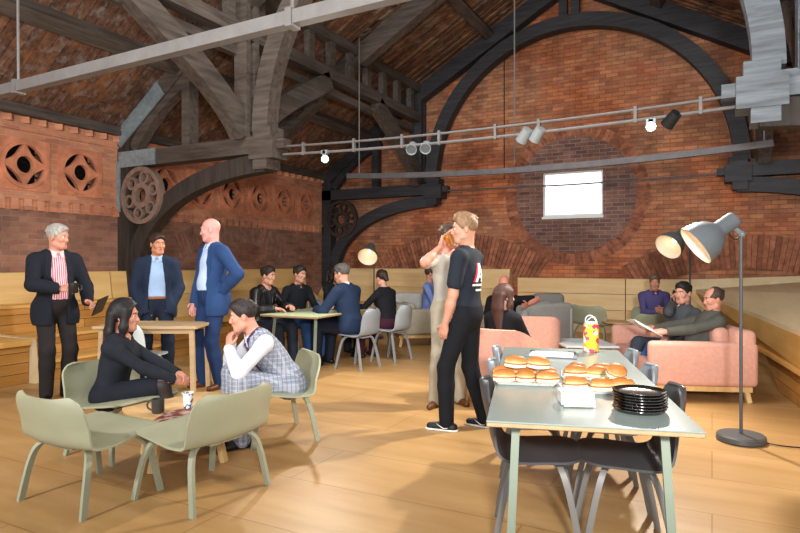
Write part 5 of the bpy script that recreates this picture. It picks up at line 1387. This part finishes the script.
# viewed from behind, left on the picture is the wearer's left (local -x)
decal(TM_['top'], [quad(-.085, .045, -.03, .2, .012)], redp, TM_['top'], 'printed_red_stroke', None, dv)
decal(TM_['top'], [quad(-.055, .045, -.005, .2, .016), quad(.045, .045, .0, .2, .016), quad(-.03, .09, .03, .09, .001)[:0] or [bk(-.035, .08), bk(.035, .08), bk(.03, .1), bk(-.03, .1)]], white, TM_['top'], 'printed_white_letter', None, dv)
tx = []
random.seed(5)
for z, x0, x1 in ((.012, -.1, .095), (-.03, -.06, .06)):
    x = x0
    while x < x1:
        w = random.uniform(.007, .013); tx.append([bk(x, z), bk(x + w, z), bk(x + w, z + .017), bk(x, z + .017)]); x += w + .006
decal(TM_['top'], tx, white, TM_['top'], 'printed_caption', None, dv, div=2)
for so, base, fw in TM_['shoes']:
    for sgn in (1, -1):
        sd = V((fw.y, -fw.x, 0)) * sgn; up = V((0, 0, 1)); pt = lambda a, z: base + fw * a + up * z + sd * .2
        A = [(-.045, .024), (-.01, .006), (.03, .006), (.085, .03)]; B = [(-.045, .024), (-.012, -.006), (.02, -.008), (.085, .03)]
        qs = [[pt(*A[i]), pt(*A[i + 1]), pt(*B[i + 1]), pt(*B[i])] for i in range(3)]
        decal(so, qs, white, so, 'curved_side_mark', None, -sd, .002, 3)
# 12 drinker behind him
q = at(449, 300, 5.85)
D12 = person('standing man in a grey top and beige trousers drinking beer behind the man in black', q, 285, 1.74, hyaw=16, hpitch=-10, rh=lambda H_: H_(.185, .1, -.12), rel=(1, .1, -1), rfd=(-.15, .05, .9), rn=(-.8, .2, .1), rcurl=.9, lh=(-.2, .12, .85), skincol='c98a76', hair='short', haircol='#4a3626',
    top='#aaa59b', sleeve='short', legs='#a39a88', legw=.018, shoes=m_shoe_brn, hem=-.08, rfoot=(.16, .05, 0), h=.013, ftoe=(40, -10))
g = world(D12, D12['wr'][0] + D12['fdirs'][0][0] * .075 + V((-.06, .03, .02)))
t = thing('beer_glass', 'glass of amber beer lifted to the mouth behind the man in black', 'glass', g - V((0, 0, .03)))
t.rotation_euler = (0, -.35, TH)
obj('glass', MB().lathe([(0, -.055), (.032, -.055), (.042, .02), (.038, .1), (.0365, .1), (.04, .02), (.03, -.045), (0, -.045)], 24), glassy('clear_glass', '#ffffff', .02, 1, 1.3), t, smooth=True)
obj('beer', MB().lathe([(0, -.044), (.0295, -.044), (.0395, .02), (.0385, .05), (0, .05)], 24), plain('amber_beer', '#e58a17', .2, .1), t, smooth=True)
# 13 blue shirt in beige armchair
pg = at(428, 300, 10.3)
person('person in a blue shirt and black trousers sitting in the beige armchair', (pg.x, pg.y, 0), 345, 1.75, seat=.4, lean=4, hyaw=10, hair='short', haircol='#4a2f20', skincol='c98f78', top='#7d92cf', legs='#1a1b20', shoes=m_shoe_blk, hem=-.03, h=.017)
# 14 long haired woman in the pink armchair
person('woman with long brown hair in a black top sitting in the near pink armchair', (pA.x - .02, pA.y + .05, 0), 58, 1.66, seat=.34, slump=.88, lean=2, hyaw=-42, hpitch=2, fem=True, hair='long', haircol='#4a2f26', skincol='d2a08c', top='#17181d', legs='#17181d', shoes=m_shoe_blk, h=.014)
# 15 man behind, arm over the sofa
q = at(504, 300, 8.35)
person('man in a black T-shirt mostly hidden behind the long haired woman', (q.x, q.y, 0), 262, 1.74, seat=.36, slump=.9, lean=6, hyaw=0, hpitch=12, hair='none', skincol='c98674', top='#16171b', sleeve='short', lh=(-.3, .12, .8), lel=(-.9, -.2, .0), lfd=(.2, .9, 0), legs='#1b1c21', shoes=m_shoe_blk, h=.017)
# 16 purple jumper
p = at(653, 300, 9.7)
person('man in a purple jumper with hands together by the cladding', (p.x, p.y, 0), 262, 1.70, seat=.35, slump=.93, lean=10, hyaw=-12, hpitch=10, bw=1.08, rh=(.02, .36, .62), lh=(-.05, .34, .64), rn=(-1, 0, 0), ln=(1, 0, 0), skincol='b97f66', hair='short', haircol='#6a5546', top='#4c4672', collar=plain('navy_collar', '#2b2c4d', .8), legs='#2a2d38', shoes=m_shoe_blk, hem=-.03, h=.016)
# 17, 18 on the pink sofa, looking left
def onsofa(along, back): 
    q = RS @ V((along, back, 0)); return (cs.x + q.x, cs.y + q.y, 0)
RS = rotz(head(PHS))
# local x of the sofa: +x is the sitter's right hand side
near = -1 if (RS @ V((1, 0, 0))).dot(nrm) > 0 else 1
p17 = person('dark haired man in a charcoal jumper on the pink sofa, phone at his ear', onsofa(-near * .18, -.06), math.degrees(0) + face(-ed.x, -ed.y) + 34, 1.76, seat=.33, slump=.86, lean=-18, hyaw=4, hpitch=8, bw=1.04, rh=lambda H_: H_(.12, .03, -.12), rel=(.15, .5, -1), rfd=(-.2, .05, .95), rn=(-.9, -.1, 0), rcurl=.9, lh=(-.2, .38, .56), ln=(0, 0, -1),
    skincol='cf9580', hair='short', haircol='#231d1c', top='#474a4d', collar=plain('charcoal_collar', '#333539', .9), legs='#3a404b', shoes=m_shoe_blk, hem=-.03, h=.014, rfoot=(.16, .62, 0), lfoot=(-.14, .6, 0))
ph = tag(obj('mobile_phone', MB().rbox((0, 0, 0), (.012, .065, .13), .004), m_blk, None, world(p17, p17['HP'](.098, .03, -.03))), 'black phone held to the ear of the man in the charcoal jumper', 'phone'); ph.rotation_euler = (.3, .0, p17['t'].rotation_euler.z)
p18 = person('balding man in a grey pullover on the near end of the pink sofa reading papers', onsofa(near * .42, -.1), face(-ed.x, -ed.y) + 4, 1.74, seat=.33, slump=.84, lean=-22, hyaw=4, hpitch=12, bw=1.1, belly=.4, lh=(-.2, .46, .66), lel=(-.6, -.5, -.5), rh=(.12, .46, .66), rn=(-.6, 0, -.6), ln=(.5, 0, -.7), lfd=(.2, .95, 0), rcurl=.6, lcurl=.6,
    skincol='c98e77', hair='balding', haircol='#4b3d36', top='#55564f', collar=plain('dark_ribbed_collar', '#3c3f40', .9), legs='#33598f', shoes=m_shoe_blk, hem=-.03, h=.013, rfoot=(.16, .6, 0), lfoot=(-.12, .62, 0))
wq = p18['wr'][1]; obj('wristwatch', MB().tube([wq - p18['fdirs'][1][0] * .03, wq - p18['fdirs'][1][0] * .01], .037, 14), plain('pale_watch', '#c9c6bd', .3), p18['t'])
pr = thing('open_brochure', 'open printed brochure held by the balding man on the pink sofa', 'brochure', world(p18, (p18['wr'][0] + p18['wr'][1]) / 2 + V((0, .17, .035))), p18['t'].rotation_euler.z)
m_page = plain('brochure_page', '#dfe3e6', .5, .25, 7)
for sx in (1, -1): obj('page', MB().box((sx * .1, 0, 0), (.2, .27, .004), fr(0, -28, sx * 10)), m_page, pr)
# ---------------------------------------------------------------- camera, daylight, lamps
cam = bpy.data.cameras.new('camera'); co = bpy.data.objects.new('camera', cam); COL.objects.link(co)
co.location = (0, 0, CH); co.rotation_euler = (PI / 2, 0, TH); cam.sensor_width = 36; cam.lens = FPX / 800 * 36
cam.shift_y = (HOR - 266.5) / 800; cam.clip_start = .05
S.camera = co
w = bpy.data.worlds.new('world'); S.world = w; w.use_nodes = True
bg = w.node_tree.nodes['Background']; bg.inputs[0].default_value = (.92, .96, 1, 1); bg.inputs[1].default_value = 1.6
def lamp(name, kind, loc, tgt, energy, color, size=.3, spot=70, blend=.4):
    l = bpy.data.lights.new(name, kind); l.energy = energy; l.color = color
    if kind == 'AREA': l.shape = 'DISK'; l.size = size
    else: l.shadow_soft_size = size
    if kind == 'SPOT': l.spot_size = math.radians(spot); l.spot_blend = blend
    o_ = bpy.data.objects.new(name, l); COL.objects.link(o_); o_.location = loc
    d = V(tgt) - V(loc); o_.rotation_euler = d.to_track_quat('-Z', 'Y').to_euler()
    return o_
WHT = (1, .97, .93)
lamp('flash_camera', 'SPOT', (.5, -.3, 1.9), (-3.2, 12, 5.2), 1350, WHT, .15, 112, .9)
lamp('flash_left', 'SPOT', (-3.3, -.8, 2.9), (-6.8, 6, 1.9), 600, WHT, .12, 135, .9)
lamp('added_roof_fill', 'AREA', (-2.6, 4.0, 6.4), (-3.0, 10.5, 2.2), 330, WHT, 3.0)  # added unseen fill high in the roof, brightens floor, people and gable wall
lamp('track_light_right', 'SPOT', s2 + V((-.05, -.12, -.03)), (-2.2, 3.2, 0), 600, (1, .94, .84), .07, 140, .6)
lamp('track_light_left', 'SPOT', s1 + V((.05, -.12, -.03)), (-3.5, 3.5, 0), 200, (1, .94, .84), .07, 120, .6)
S.view_settings.view_transform = 'Standard'; S.view_settings.look = 'None'; S.view_settings.gamma = 1; S.view_settings.use_curve_mapping = False
S.view_settings.exposure = .12
